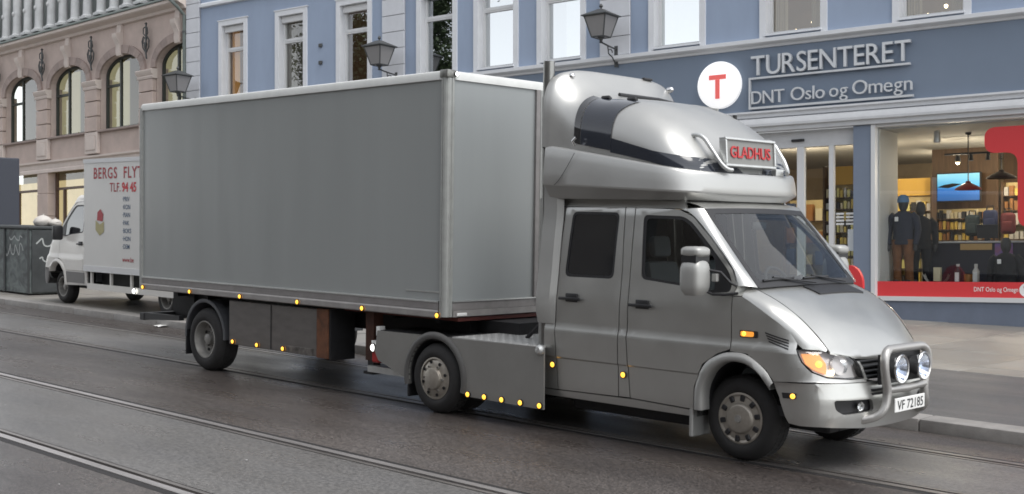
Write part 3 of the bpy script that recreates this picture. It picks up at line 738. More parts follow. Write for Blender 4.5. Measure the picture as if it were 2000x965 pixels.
# bull bar with spot lamps and plate
bb = bpy.data.objects.new('bull_bar', None); COL.objects.link(bb); bb.parent = tr
XB = 1.045
def arc(p0, p1, p2, n=6): return [(1 - t)**2 * Vector(p0) + 2 * t * (1 - t) * Vector(p1) + t * t * Vector(p2) for t in [k / n for k in range(n + 1)]]
up = [Vector((.80, -.52, .40)), Vector((.93, -.46, .425))] + arc((.97, -.42, .44), (XB, -.37, .47), (XB, -.335, .56)) + arc((XB, -.325, .62), (XB, -.32, .67), (XB, -.355, .76)) + arc((XB, -.375, .83), (XB, -.40, .97), (XB - .02, -.27, .985))
path = up + [Vector((p.x, -p.y, p.z)) for p in reversed(up)]
path.insert(len(up), Vector((XB - .02, 0, .985)))
MB().tube(path, .036, 14).build('hoop_tube', steel_tube, bb, True, 60)
MB().tube([(XB, -.325, .665), (XB + .002, 0, .655), (XB, .325, .665)], .034, 12).build('cross_tube', steel_tube, bb, True, 60)
for y in (-.195, .2):
    sp = bpy.data.objects.new('spot_lamp', None); COL.objects.link(sp); sp.parent = bb; sp.location = (XB + .045, y, .828)
    MB().lathe([(.02, -.12), (.07, -.10), (.10, -.02), (.116, .0), (.118, .012), (.112, .020), (.098, .016)], 32, 'X').build('lamp_shell', chrome, sp, True)
    MB().lathe([(.099, .012), (.08, -.03), (.05, -.06), (.02, -.075), (.001, -.078)], 28, 'X').build('lamp_bowl', chrome, sp, True)
    MB().lathe([(.026, -.05), (.022, -.03), (.001, -.024)], 14, 'X', (0, -.01, -.035)).build('lamp_bulb', bluebulb, sp, True)
    MB().lathe([(.099, .010), (.07, .020), (.03, .024), (.001, .025)], 28, 'X').build('lamp_glass', glass('spot_glass', (.78, .84, .95), fres=1.5), sp, True)
MB().box(XB - .08, XB - .05, -.34, .34, .70, .94).build('lamp_backing', blackp, bb)
pl = MB().rbox(XB + .030, XB + .040, -.26, .26, .475, .59, .004, 1).build('number_plate', platewhite, tr)
tb, tw = text_mesh('VF 72185', .075, 0, .006)
tb.xf(Matrix.Translation((XB + .0425, -.225, .495)) @ Matrix.Rotation(R(90), 4, 'Z') @ Matrix.Diagonal((.45 / tw, 1, 1, 1))).build('plate_lettering', ink, pl)
# body side lamps
for x, z in ((-2.0, .635), (-1.148, .622)): lamp(tr, (x, -Wz(z) - .012, z), .027)
# flap behind the front wheel
MB().rbox(-.44, -.40, -.96, -.70, .16, .52, .01, 1).build('mud_flap', silver2, tr)
# under-body: tray and low boxes added to block light and darken the road
MB().rbox(.25, .70, -.60, .62, .29, .42, .03).build('shade_tray', chassis, tr)
MB().rbox(-1.9, -.5, -.80, -.30, .22, .36, .03).build('shade_box_near', chassis, tr)
MB().rbox(-1.9, -.5, .30, .80, .22, .36, .03).build('shade_box_far', chassis, tr)
MB().box(-4.3, .7, -.45, .45, .30, .62).box(-2.1, -.4, -.9, .9, .33, .42).build('chassis_frame', chassis, tr)
MB().tube([(-3.535, -1.0, .357), (-3.535, 1.0, .357)], .08, 12).tube([(0, -.8, .36), (0, .8, .36)], .05, 10).build('axles', chassis, tr)
MB().box(-2.3, -2.08, -.86, .86, .45, 2.2).build('cab_rear_wall', silver2, tr)
# pale side extension behind the rear door
rows = []
for k in range(15):
    z = 1.02 + (2.36 - 1.02) * k / 14; b0 = Wz(min(z, 2.05)); e_ = min(1, (k + .15) / 1.6)**.6
    rows.append([(-2.20, -.80, z), (-2.20, -(b0 + .045 * e_), z), (-2.185, -(b0 + .07 * e_), z), (-2.03, -(b0 + .055 * e_), z), (-1.985, -(b0 + .006), z)])
sg_ = MB().grid(rows).build('side_extension', silver2, tr, True, 40)
b = MB(); b.grid([[(p[0], -p[1], p[2]) for p in r] for r in rows]); b.build('side_extension', silver2, tr, True, 40)

# ------------------------------------------------ roof fairing
FA = bpy.data.objects.new('roof_fairing', None); COL.objects.link(FA); FA.parent = tr
def ring_xy(s, off):     # s in -1..1 : rear near side -> front -> rear far side
    a, rx, n, w = -.40 + off * .6, .52, 2.8, 1.025 + off
    q = abs(s); L = 1.75
    if q > .62:  # straight side
        x = a - rx - (q - .62) / .38 * (2.11 + (a - rx)); y = w
        x = (a - rx) + ((q - .62) / .38) * (-2.115 - (a - rx))
    else:
        t = (1 - q / .62) * math.pi / 2; x = a - rx + rx * max(math.sin(t), 0)**(2 / n); y = w * max(math.cos(t), 0)**(2 / n)
    return x, math.copysign(y, s)
def zlo(x): return 2.245 + (-.55 - x) * .05
def zhi(x): return 2.42 + max(0, (-.45 - x)) * .165
rows = []
SN = 60
for i in range(SN + 1):
    s = -1 + 2 * i / SN; row = []
    for off, kind, dz in ((-.30, 0, -.075), (-.11, 0, -.07), (-.02, 0, -.012), (-.004, 0, .0), (.002, 0, .016), (-.004, .33, 0), (-.014, .67, 0), (-.026, 1, -.022), (-.031, 1, -.010), (-.042, 1, .0), (-.075, 1, .004)):
        x, y = ring_xy(s, off); z = zlo(x) * (1 - kind) + zhi(x) * kind + dz * (lerp([(-2.1, 1.8), (-.9, 1.1), (-.5, .9)], x) if dz < -.05 else 1); row.append((x, y, z))
    rows.append(row)
rg = MB().grid(rows)
rg.build('fairing_base', fsilver, FA, True, 24)
ZT = [(-2.13, 3.44), (-2.09, 3.44), (-2.04, 3.37), (-1.97, 3.28), (-1.88, 3.21), (-1.75, 3.17), (-1.5, 3.145), (-1.25, 3.105), (-1.05, 3.03), (-.85, 2.905), (-.70, 2.765), (-.60, 2.64), (-.53, 2.52), (-.48, 2.43)]
WB = [(-2.13, 1.0), (-2.08, .995), (-2.02, .975), (-1.94, .955), (-1.8, .945), (-1.5, .94), (-.95, .935)]
PP = [(-2.13, 4.8), (-2.05, 4.6), (-1.95, 4.2), (-1.8, 3.7), (-1.4, 3.4), (-.9, 3.0), (-.5, 2.5)]
def fdome(x, t, off=0.0):     # t 0..pi from near side over the top
    a, rx, n = -.455, .48, 2.8
    w = smooth_tab(WB, x); k = max(0, min(.9999, (x - (a - rx)) / rx)); w *= (1 - k**n)**(1 / n)
    zb = zhi(x) - .02; h = max(.004, smooth_tab(ZT, x) - zb) ; p = smooth_tab(PP, x)
    c, s = math.cos(t), max(0, math.sin(t))
    return Vector((x, -(w + off) * math.copysign(abs(c)**(2 / p), c), zb + (h + off) * s**(2 / p)))
xs_ = [-2.13, -2.11, -2.09, -2.065, -2.04, -2.01, -1.98, -1.95, -1.92, -1.88, -1.84, -1.78, -1.7] + [-1.6 + .05 * k for k in range(21)] + [-.57, -.55, -.53, -.51, -.49, -.475, -.463, -.4565]
ths = [math.pi * (k / 48) for k in range(49)]
MB().grid([[fdome(x, t) for t in ths] for x in xs_]).build('fairing_dome', fsilver, FA, True, 60)
xs_r = [fdome(-2.13, t) for t in ths]
MB().grid([xs_r, [p - Vector((.03, 0, 0)) for p in xs_r], [Vector((-2.17, p.y * .96, 2.4 + (p.z - 2.4) * .96)) for p in xs_r]]).add([Vector((-2.168, p.y * .96, 2.4 + (p.z - 2.4) * .96)) for p in xs_r], [tuple(range(49))]).build('fairing_rear', silver2, FA, True, 40)
def dome_patch(name, m, u0, u1, t0, t1, off, nu=14, nt=14, parent=FA):
    """u0/u1 give x as a function of t"""
    rows = []
    for i in range(nt + 1):
        t = t0 + (t1 - t0) * i / nt; a, b_ = u0(t), u1(t)
        rows.append([fdome(a + (b_ - a) * j / nu, t, off) for j in range(nu + 1)])
    return MB().grid(rows).build(name, m, parent, True, 60)
for sg in (0, 1):
    mir = (lambda t: t) if not sg else (lambda t: math.pi - t)
    def dp(name, m, u0, u1, t0, t1, off, **k):
        ts = (t0, t1); rows = []
        for i in range(17):
            t = t0 + (t1 - t0) * i / 16; a, b_ = u0(t), u1(t)
            rows.append([fdome(a + (b_ - a) * j / 14, mir(t), off) for j in range(15)])
        return MB().grid(rows).build(name, m, FA, True, 60)
    q0 = lambda t: lerp([(0, -1.80), (.5, -1.82), (1.2, -1.86), (1.35, -1.86)], t)
    q1 = lambda t: lerp([(0, -1.37), (.6, -1.37), (.9, -1.34), (1.2, -1.31)], t)
    dp('side_window', darkpaint, lambda t: q0(t) + .08, q1, .03, 1.12, .008)
    dp('window_trim', privglass, lambda t: q0(t), lambda t: q0(t) + .07, .03, 1.12, .006)
    # dark stripe running to the front
    rows = []
    for j in range(31):
        x = -1.37 + (-.475 + 1.37) * j / 30
        hh = max(.01, smooth_tab(ZT, x) - zhi(x) + .02); t1 = math.asin(min(.97, lerp([(-1.37, .185), (-.9, .135), (-.475, .125)], x) / hh)**(smooth_tab(PP, x) / 2))
        rows.append([fdome(x, mir(.02 + (t1 - .02) * k / 6), .006) for k in range(7)])
    MB().grid(rows).build('dark_stripe', darkpaint, FA, True, 60)
# small things on the fairing
def roundlamp(p, n, m, r=.03):
    q = Vector(n).to_track_quat('Y', 'Z').to_matrix().to_4x4(); q.translation = Vector(p)
    o = MB().lathe([(r, -.02), (r, .02), (r * .8, .035), (r * .4, .044), (.001, .046)], 14).xf(q).build('clearance_lamp', m, FA, True); return o
roundlamp((-2.075, -.70, 3.36), (1, -.2, .2), chrome, .032)
roundlamp((-2.07, .84, 3.36), (1, .4, .3), chrome, .03)
for x, t in ((-1.72, 1.13), (-1.44, 1.16)):
    p = fdome(x, t, .004); MB().rbox(-.05, .05, -.028, .028, -.012, .02, .01, 2).xf(Matrix.Translation(p) @ Matrix.Rotation(R(-28), 4, 'X')).build('hatch_latch', blackp, FA, True)
rows = []
p = [fdome(-1.80, t, .012) for t in (1.45, 1.7, 1.95, 2.2)]
MB().tube([q + Vector((.0, 0, .015)) for q in p], .018, 8).build('roof_bar', blackp, FA, True)
p = [fdome(x, 1.9, .012) for x in (-1.76, -1.5, -1.2)]
MB().tube(p, .012, 8).build('roof_trim', silver2, FA, True)
p = fdome(-1.05, 2.0, .01); MB().lathe([(.022, -.02), (.022, .02), (.001, .022)], 10, 'Z', tuple(p)).build('washer_jet', blackp, FA, True)
MB().rbox(-2.11, -2.07, .42, .56, 3.43, 3.455, .008).build('rear_stub', blackp, FA)
MB().tube([(-1.74, -1.0, 2.68), (-1.74, -1.04, 2.72), (-1.72, -1.02, 2.75)], .014, 8).build('clip', chrome, FA, True)
# seam across the fairing base
rows = []
for k in range(9):
    t = k / 8; z = zlo(-1.95) + .0 + (zhi(-1.72) - .02 - zlo(-1.95)) * t; x = -1.97 + .24 * t**.8; rows.append([(x, -1.036 + .01 * t, z), (x + .008, -1.036 + .01 * t, z)])
MB().grid(rows).build('panel_seam', blackp, FA)
# name sign on its tubes
sb = bpy.data.objects.new('name_sign', None); COL.objects.link(sb); sb.parent = tr; sb.scale = (1, .95, .94); sb.location = (-.455, -.10, 2.612); sb.rotation_euler = (0, R(-4), 0)
MB().rbox(-.03, .012, -.395, .395, -.115, .115, .006).build('sign_board', signgrey, sb)
for y0, y1, z0, z1 in ((-.42, .42, .112, .137), (-.42, .42, -.137, -.112), (-.42, -.395, -.112, .112), (.395, .42, -.112, .112)):
    MB().rbox(-.045, .028, y0, y1, z0, z1, .006).build('sign_frame', alu, sb)
tb, tw = text_mesh('GLADHUS', .105, .008, .012)
tb.xf(Matrix.Translation((.018, -.335, -.05)) @ Matrix.Rotation(R(90), 4, 'Z') @ Matrix.Diagonal((.67 / tw, 1, 1, 1))).build('sign_lettering', redled, sb)
for sg in (-1, 1):
    pth = [Vector((-.84, sg * .58, 2.68))] + arc((-.78, sg * .58, 2.735), (-.68, sg * .57, 2.80), (-.60, sg * .56, 2.71)) + arc((-.50, sg * .55, 2.575), (-.42, sg * .53, 2.44), (-.40, sg * .44, 2.45))
    MB().tube(pth, .02, 10).build('sign_tube', alu, tr, True, 60)
MB().rbox(-.50, -.44, .33, .46, 2.42, 2.49, .01).build('sign_clamp', alu, tr)
# exhaust stack
MB().lathe([(.055, .8), (.055, 3.5), (.047, 3.5), (.047, 3.3)], 18, 'Z', (-2.22, -.85, 0)).build('exhaust_stack', mat('exhaust_steel', (.30, .30, .29), rough=.3, metal=.9, noise=.2, nscale=6), tr, True)
# ------------------------------------------------ the loading deck behind the cab
YP = 1.085
def skirt(sg):
    cx_, cz_, r_ = -3.535, .36, .405
    pts = [(-4.46, .78), (-2.06, .80), (-2.02, .79), (-2.015, .215), (-3.05, .225)]
    pts += [(cx_ + r_ * math.cos(a), cz_ + r_ * math.sin(a)) for a in [R(-8 + k * 196 / 22) for k in range(23)]]
    pts += [(-4.03, .33), (-4.44, .46), (-4.5, .55)]
    b = MB().prism(pts, min(sg * YP, sg * (YP - .02)), max(sg * YP, sg * (YP - .02)))
    return b
plate = mat('deck_side_grey', (0.27, 0.265, 0.25), rough=.42, metal=.35, noise=.12, nscale=3)
skirt(-1).build('side_skirt', plate, tr); skirt(1).build('side_skirt', plate, tr)
for sg in (-1, 1):
    rows = []
    for k in range(27):
        a = R(-14 + k * 208 / 26); row = []
        for r_, y in ((.405, -.05), (.405, .012), (.425, .024), (.455, .020), (.475, .002)):
            row.append((-3.535 + r_ * math.cos(a), sg * (YP + y), .36 + r_ * math.sin(a)))
        rows.append(row)
    MB().grid(rows).build('rear_wheel_arch', mat('arch_rubber_grey', (.085, .083, .08), rough=.55), tr, True, 50)
    MB().grid([[(-3.535 + .40 * math.cos(a), y, .36 + .40 * math.sin(a)) for y in (sg * (YP - .03), sg * .6)] for a in [R(-14 + k * 208 / 26) for k in range(27)]]).build('rear_wheel_well', chassis, tr)
    MB().rbox(-3.99, -3.965, min(sg * .75, sg * 1.06), max(sg * .75, sg * 1.06), .12, .40, .006).build('mud_flap', blackp, tr)
chq = mat('chequer_plate', (.46, .46, .45), rough=.45, metal=.3, noise=.2, nscale=12)
dk = MB().box(-3.30, -2.09, -YP + .02, YP - .02, .785, .80).build('deck_plate', chq, tr)
tre = MB()
for i in range(23):
    for j in range(40):
        x = -3.27 + i * .052; y = -1.04 + j * .052
        a = R(45) if (i + j) % 2 else R(-45); c_, s_ = math.cos(a) * .024, math.sin(a) * .024; n_x, n_y = -math.sin(a) * .008, math.cos(a) * .008
        tre.add([(x - c_, y - s_, .8), (x + n_x, y + n_y, .8), (x + c_, y + s_, .8), (x - n_x, y - n_y, .8), (x, y, .804)], [(0, 1, 4), (1, 2, 4), (2, 3, 4), (3, 0, 4)])
tag(tre.build('deck_tread', chq, tr), kind='stuff')
MB().box(-4.44, -3.31, -YP + .03, YP - .03, .74, .785).box(-4.2, -3.0, -.4, .4, .785, .92).build('fifth_wheel_bed', chassis, tr)
MB().lathe([(.05, .0), (.05, .02), (.03, .045), (.001, .05)], 12, 'Y', (0, 0, 0)).xf(Matrix.Translation((-2.06, -YP, .775)) @ Matrix.Rotation(math.pi, 4, 'Z')).build('deck_corner_cap', alu, tr, True)
for px in (-3.03, -2.795, -2.555, -2.305, -2.055):
    lamp(tr, (px, -YP - .012, .25), .028)
# tail cluster under the trailer nose
MB().box(-4.52, -4.47, -1.05, -.97, .72, .82).box(-4.6, -4.47, -1.05, -.96, .62, .66).build('rear_reflector', platewhite, tr)
MB().rbox(-4.60, -4.47, -1.05, -.80, .42, .58, .02).build('tail_lamp', redlens, tr)
lamp(tr, (-4.56, -1.06, .585), .04, whitelamp, (-.3, -1, 0), 'tail_marker')
MB().box(-4.75, -4.1, -.98, .98, .30, .37).build('rear_bumper_beam', alu, tr)
# hoses and frame behind the cab
MB().tube([(-2.45, -.55, .8), (-2.35, -.5, 1.15), (-2.33, -.3, 1.18), (-2.33, .2, 1.18)], .03, 8).tube([(-2.75, -.55, .8), (-2.36, -.52, 1.14)], .022, 8).build('hose_frame', blackp, tr, True)
for k in range(3):
    pts = [Vector((-2.32 - .12 * math.sin(t * 3.1) + .0, -.42 + .12 * k + .05 * math.sin(t * 20), 1.10 - .28 * math.sin(t * math.pi))) for t in [i / 14 for i in range(15)]]
    MB().tube(pts, .016, 6).build('air_hose', blackp, tr, True)
MB().rbox(-2.40, -2.30, -.62, -.40, .81, 1.02, .02).build('coupling_box', chassis, tr)

# ================================================================== the box trailer
tl = empty('box_trailer', SM(-9.1, 8.35, 0), 'long grey box semitrailer with white roof rails and amber marker lamps', 'trailer')
TLN, TW, ZB, ZTP = 6.16, 2.3, .975, 3.49
MB().box(-TLN + .05, -.06, .012, .05, 1.15, 3.40).build('side_panel', boxgrey, tl)
MB().box(-TLN + .05, -.09, TW - .05, TW - .012, 1.15, 3.40).build('side_panel', boxgrey, tl)
MB().box(-.05, -.012, .10, 1.30, 1.15, 3.40).build('front_panel', boxfront, tl)
MB().box(-.05, -.012, 1.50, TW - .1, 1.15, 3.40).build('front_panel', boxfront, tl)
MB().box(-TLN, -TLN + .04, .05, TW - .05, 1.0, 3.42).build('rear_doors', boxgrey, tl)
MB().box(-TLN + .02, -.02, .03, TW - .03, 3.42, 3.475).build('roof_sheet', railwhite, tl)
# roof rails, rounded on top
def railx(y, sg):
    pr = [(.0, 3.40), (.0, 3.455), (.012, 3.482), (.035, 3.492), (.075, 3.492), (.075, 3.40)]
    return MB().prism([(y + sg * p[0], p[1]) for p in pr], -TLN + .02, -.06, 'YZ')
railx(-.008, 1).build('roof_rail', railwhite, tl, True, 40); railx(TW + .008, -1).build('roof_rail', railwhite, tl, True, 40)
pr = [(.0, 3.40), (.0, 3.455), (-.012, 3.482), (-.035, 3.492), (-.075, 3.492), (-.075, 3.40)]
b = MB(); n = len(pr); v0 = [(p[0] + .006, .10, p[1]) for p in pr]; v1 = [(p[0] + .006, TW - .1, p[1] - .0) for p in pr]
b.add(v0 + v1, [tuple(range(n)), tuple(range(2 * n - 1, n - 1, -1))] + [(i, i + n, (i + 1) % n + n, (i + 1) % n) for i in range(n)]).build('front_roof_rail', railwhite, tl, True, 40)
# corner posts: ribbed profile wrapping the corner
def corner(y0, sg):
    pts = [(-.075, .0), (-.075, -.014), (-.055, -.016), (-.050, -.005), (-.044, -.005), (-.039, -.018), (-.015, -.010), (.003, .005), (.013, .022), (.014, .042), (.007, .047), (.007, .052), (.015, .057), (.015, .08), (.0, .10), (-.04, .10), (-.04, .03)]
    return MB().prism([(p[0], y0 + sg * p[1]) for p in pts], .99, 3.43, 'XY')
corner(0, 1).build('corner_post', postgrey, tl); corner(TW, -1).build('corner_post', postgrey, tl)
MB().rbox(-.10, .022, -.022, .10, 3.415, 3.497, .012, 2).build('corner_casting', mat('corner_steel', (.30, .30, .28), rough=.4, metal=.6, noise=.5, nscale=20), tl, True)
lamp(tl, (.03, .10, 3.455), .024, whitelamp, (1, 0, 0), 'front_position_lamp')
MB().box(-TLN - .01, -TLN + .05, -.012, .05, .98, 3.43).build('rear_post', postgrey, tl)
# vertical channel on the front wall
MB().box(-.012, .015, 1.30, 1.36, 1.15, 3.40).build('front_channel', lowrail, tl)
ch = MB().rbox(-.06, .02, 1.362, 1.498, .99, 3.40, .01).build('hose_channel', postgrey, tl)
MB().box(.0205, .024, 1.385, 1.475, 2.85, 3.33).build('channel_slot', blackp, ch)
# lower rails: lip, upper and lower band
m_ = MB().prism([(-.004, 1.128), (-.012, 1.134), (-.012, 1.146), (.012, 1.152), (.012, 1.128)], -TLN + .03, -.10, 'YZ').build('side_lip', alu, tl)
MB().prism([(-.004, 1.062), (-.004, 1.128), (.04, 1.128), (.04, 1.055), (.012, 1.055)], -TLN + .02, -.10, 'YZ').build('lower_band', lowrail, tl)
MB().prism([(-.018, .985), (-.018, 1.040), (-.004, 1.058), (.04, 1.055), (.04, .975), (-.008, .975)], -TLN + .01, -.10, 'YZ').build('lower_rail', mat('lower_rail_pale', (.33, .315, .305), rough=.5, metal=.2, noise=.25, nscale=6), tl)
MB().box(-.62, -.10, .006, .011, 1.232, 1.246).build('trim_strip', alu, tl)
MB().box(-.05, -.006, .11, TW - .11, 1.055, 1.135).build('front_lower_band', lowrail, tl)
MB().box(-.05, .002, .11, TW - .11, .985, 1.052).build('front_lower_rail', mat('lower_rail_pale', (0, 0, 0)), tl)
MB().prism([(.008, 1.136), (.008, 1.148), (-.03, 1.148), (-.03, 1.136)], 0, 0, 'XY') if False else None
MB().box(-.03, .002, .11, TW - .11, 1.138, 1.149).build('front_lip', alu, tl)
for x in (-6.04, -4.84, -3.68, -2.49, -1.30, -.085): lamp(tl, (x, -.034, 1.005), .030)
MB().rbox(-.02, .012, .16, .30, .992, 1.024, .006).build('front_reflector', platewhite, tl)
# under-frame
MB().box(-TLN + .1, -.2, .55, .72, .70, .97).box(-TLN + .1, -.2, TW - .72, TW - .55, .70, .97).build('frame_rails', chassis, tl)
for k in range(8): MB().box(-TLN + .3 + k * .76, -TLN + .38 + k * .76, .35, TW - .35, .88, .97).build('cross_member', chassis, tl)
MB().box(-1.9, -.02, .2, TW - .2, .935, .972).build('coupling_plate', mat('red_primer', (.10, .02, .015), rough=.7), tl)
# wheels, guards, flaps
XW = -4.61
for sg, y in ((-1, .06), (1, TW - .06)):
    wheel(tl, (XW, y, .40), sg, .398, .27, 'dish')
    rows = []
    for k in range(25):
        a = R(-2 + k * 186 / 24); rows.append([(XW + r_ * math.cos(a), y - sg * (-dy), .44 + r_ * math.sin(a)) if False else (XW + r_ * math.cos(a), y + sg * (.01 - dy), .44 + r_ * math.sin(a)) for r_, dy in ((.47, .30), (.47, .02), (.48, .0), (.455, -.006), (.435, .0))])
    MB().grid(rows).build('wheel_guard', mat('guard_grey', (.075, .078, .085), rough=.5), tl, True, 40)
    MB().rbox(XW - .485, XW - .465, min(y, y - sg * .3), max(y, y - sg * .3), .17, .50, .006).build('mud_flap', blackp, tl)
MB().tube([(XW, .2, .40), (XW, TW - .2, .40)], .07, 10).build('axle', chassis, tl)
MB().box(XW - .5, XW + .5, .5, .62, .38, .72).build('spring_hanger', chassis, tl)
# locker under the floor, rusty end
lk = MB().rbox(-4.06, -2.24, .06, .40, .385, .935, .01).build('storage_locker', boxbrown, tl)
MB().rbox(-2.24, -2.02, .056, .40, .375, .945, .008).build('rusty_locker_end', rust, tl)
MB().box(-2.019, -1.99, .07, .42, .36, .95).build('locker_end_plate', chassis, tl)
MB().box(-3.15, -3.14, .052, .06, .39, .93).build('locker_door_gap', blackp, lk)
MB().rbox(-2.80, -2.30, .050, .06, .385, .47, .004).build('scuffed_edge', mat('scuffed_metal', (.22, .20, .185), rough=.45, metal=.4, noise=.8, nscale=14, col2=(.05, .045, .04)), lk)
for x in (-3.95, -3.42, -2.88): lamp(tl, (x, .042, .425), .03)
# landing leg
for y in (.12, TW - .25):
    lg = MB().box(-1.42, -1.28, y, y + .13, .42, .97).build('landing_leg', mat('rust_dark', (.075, .026, .014), rough=.8, noise=.6, nscale=9), tl)
    MB().box(-1.40, -1.30, y + .015, y + .115, .30, .42).box(-1.43, -1.27, y - .02, y + .15, .27, .30).build('leg_foot', chassis, lg)
MB().tube([(-1.35, .5, .66), (-1.35, TW - .5, .66)], .03, 8).build('leg_shaft', chassis, tl)
# rear under-run bar
MB().rbox(-TLN - .06, -TLN + .05, .02, TW - .02, .545, .645, .008).build('under_run_bar', blackp, tl)
for y in (.5, TW - .6): MB().box(-TLN + .0, -TLN + .55, y, y + .08, .60, .92).build('under_run_bracket', chassis, tl)
MB().prism([(-TLN + .05, .555), (-5.20, .60), (-5.20, .66), (-TLN + .05, .65)], .03, .10).build('side_guard_bar', blackp, tl)

# ================================================================== blue corner shop house
bb_ = empty('blue_shop_house', BM, 'blue rendered house with white window surrounds and a glazed shop front', 'building')
X0, X1 = -22.7, 7.0
WINS = [(-21.28, -20.06), (-18.89, -17.63), (-16.51, -15.22), (-13.66, -12.33), (-11.80, -10.44), (-9.89, -8.51), (-6.84, -5.43), (-4.16, -2.68), (-1.34, .17), (2.2, 3.7)]
TRIM = .13
def wall_with_holes(x0, x1, z0, z1, holes, y=0.0, depth=.25):
    b = MB(); xs = sorted({x0, x1} | {h[0] for h in holes} | {h[1] for h in holes}); zs = sorted({z0, z1} | {h[2] for h in holes} | {h[3] for h in holes})
    for i in range(len(xs) - 1):
        for j in range(len(zs) - 1):
            cx, cz = (xs[i] + xs[i + 1]) / 2, (zs[j] + zs[j + 1]) / 2
            if any(h[0] < cx < h[1] and h[2] < cz < h[3] for h in holes): continue
            b.quad((xs[i], y, zs[j]), (xs[i + 1], y, zs[j]), (xs[i + 1], y, zs[j + 1]), (xs[i], y, zs[j + 1]))
    for h in holes:
        b.quad((h[0], y, h[2]), (h[0], y + depth, h[2]), (h[0], y + depth, h[3]), (h[0], y, h[3]))
        b.quad((h[1], y, h[2]), (h[1], y, h[3]), (h[1], y + depth, h[3]), (h[1], y + depth, h[2]))
        b.quad((h[0], y, h[3]), (h[0], y + depth, h[3]), (h[1], y + depth, h[3]), (h[1], y, h[3]))
        b.quad((h[0], y, h[2]), (h[1], y, h[2]), (h[1], y + depth, h[2]), (h[0], y + depth, h[2]))
    return b
WZ0, WZ1 = 6.84, 9.00
holes = [(a + TRIM, b - TRIM, WZ0, WZ1) for a, b in WINS]
wall_with_holes(X0, X1, 6.76, 12.5, holes).build('upper_wall', blue, bb_)
winglass = glass('upper_window_glass', (.72, .75, .75), refl=.40, rcol=(.92, .96, 1.0))
roomglass = glass('lit_window_glass', (.85, .87, .85), refl=.14)
skyglass = glass('bright_window_glass', (.45, .48, .48), refl=.62, rcol=(.95, .98, 1.0))
roomcols = [((.22, .13, .06), .06), ((.14, .13, .11), .10), ((.17, .10, .06), .12), ((.06, .07, .06), .02), ((.10, .10, .10), .05), ((.5, .52, .5), .25), ((.5, .52, .5), .3), ((.20, .13, .06), .10), ((.20, .13, .06), .12), ((.3, .25, .2), .2)]
for k, (a, b) in enumerate(WINS):
    x0, x1 = a + TRIM, b - TRIM
    w_ = bpy.data.objects.new('window', None); COL.objects.link(w_); w_.parent = bb_
    # surround
    MB().box(a, x0, -.045, .0, 6.765, 9.13).box(x1, b, -.045, .0, 6.765, 9.13).box(x0, x1, -.045, .0, WZ1, 9.13).build('surround', wtrim, w_)
    MB().box(a - .03, b + .03, -.06, .0, 9.132, 9.16).build('surround_cap', wtrim, w_)
    # painted reveal lining and sash
    yg = .20; f_ = .065
    MB().box(x0, x0 + .012, -.044, yg, WZ0, WZ1).box(x1 - .012, x1, -.044, yg, WZ0, WZ1).box(x0 + .012, x1 - .012, -.044, yg, WZ1 - .012, WZ1).build('reveal', wtrim, w_)
    fr = MB().box(x0 + .012, x0 + f_ + .012, yg - .04, yg + .04, WZ0, WZ1 - .012).box(x1 - f_ - .012, x1 - .012, yg - .04, yg + .04, WZ0, WZ1 - .012)
    fr.box(x0 + f_ + .012, x1 - f_ - .012, yg - .038, yg + .04, WZ0, WZ0 + .07).box(x0 + f_ + .012, x1 - f_ - .012, yg - .038, yg + .04, 8.24, 8.36).box(x0 + f_ + .012, x1 - f_ - .012, yg - .05, yg + .04, 8.285, 8.315).box(x0 + f_ + .012, x1 - f_ - .012, yg - .038, yg + .04, WZ1 - .08, WZ1 - .012)
    fr.build('sash', wjoin, w_)
    if k < 4: MB().rbox(x0 + .02, x1 - .02, yg - .13, yg - .045, 8.80, WZ1 - .014, .02).build('blind_box', wjoin, w_)
    MB().box(x0 - .02, x1 + .02, -.09, yg - .04, 6.80, WZ0).build('sill', wtrim, w_)
    gl = skyglass if k in (4, 5, 6) else (roomglass if k in (0, 1, 7, 8) else winglass)
    for z0, z1 in ((WZ0 + .07, 8.24), (8.36, WZ1 - .08)):
        MB().quad((x0 + f_, yg + .01, z0), (x1 - f_, yg + .01, z0), (x1 - f_, yg + .01, z1), (x0 + f_, yg + .01, z1)).build('pane', gl, w_)
    c, e_ = roomcols[k]
    rm = mat('room_%d' % k, c, rough=.9, emit=c, estr=e_, noise=.5, nscale=1.5)  # lining emission stands in for the light inside the room
    MB().box(x0 - .4, x1 + .4, 1.6, 1.65, 6.5, 9.3).box(x0 - .45, x0 - .4, .3, 1.6, 6.5, 9.3).box(x1 + .4, x1 + .45, .3, 1.6, 6.5, 9.3).box(x0 - .4, x1 + .4, .3, 1.6, 9.3, 9.35).box(x0 - .4, x1 + .4, .3, 1.6, 6.45, 6.5).build('room_lining', rm, w_)
    # curtains, faintly emissive in place of room light
    if k in (0, 1, 7, 8):
        cm = mat('curtain_%d' % k, [(.50, .25, .06), (.13, .13, .11), (.3, .24, .16), (.26, .2, .12)][[0, 1, 7, 8].index(k)], rough=.9, emit=(.8, .42, .12) if k == 0 else (.4, .3, .16), estr=.05 if k == 0 else .02)
        for xa, xb in ((x0 + .03, x0 + .33), (x1 - .36, x1 - .03)):
            rows = []
            for i in range(25):
                x = xa + (xb - xa) * i / 24; y = .36 + .03 * math.sin(i * 1.4); rows.append([(x, y, 6.7), (x, y, 9.0)])
            MB().grid(rows).build('curtain', cm, w_, True, 80)
    if k in (7, 8):
        for q in range(2): MB().lathe([(.001, .04), (.035, .025), (.04, 0), (.025, -.035), (.001, -.045)], 12, 'Z', (x0 + .25 + .3 * q, 1.0 + .2 * (q % 2), 7.05 + .18 * q)).build('room_lamp', warmbulb, w_, True)
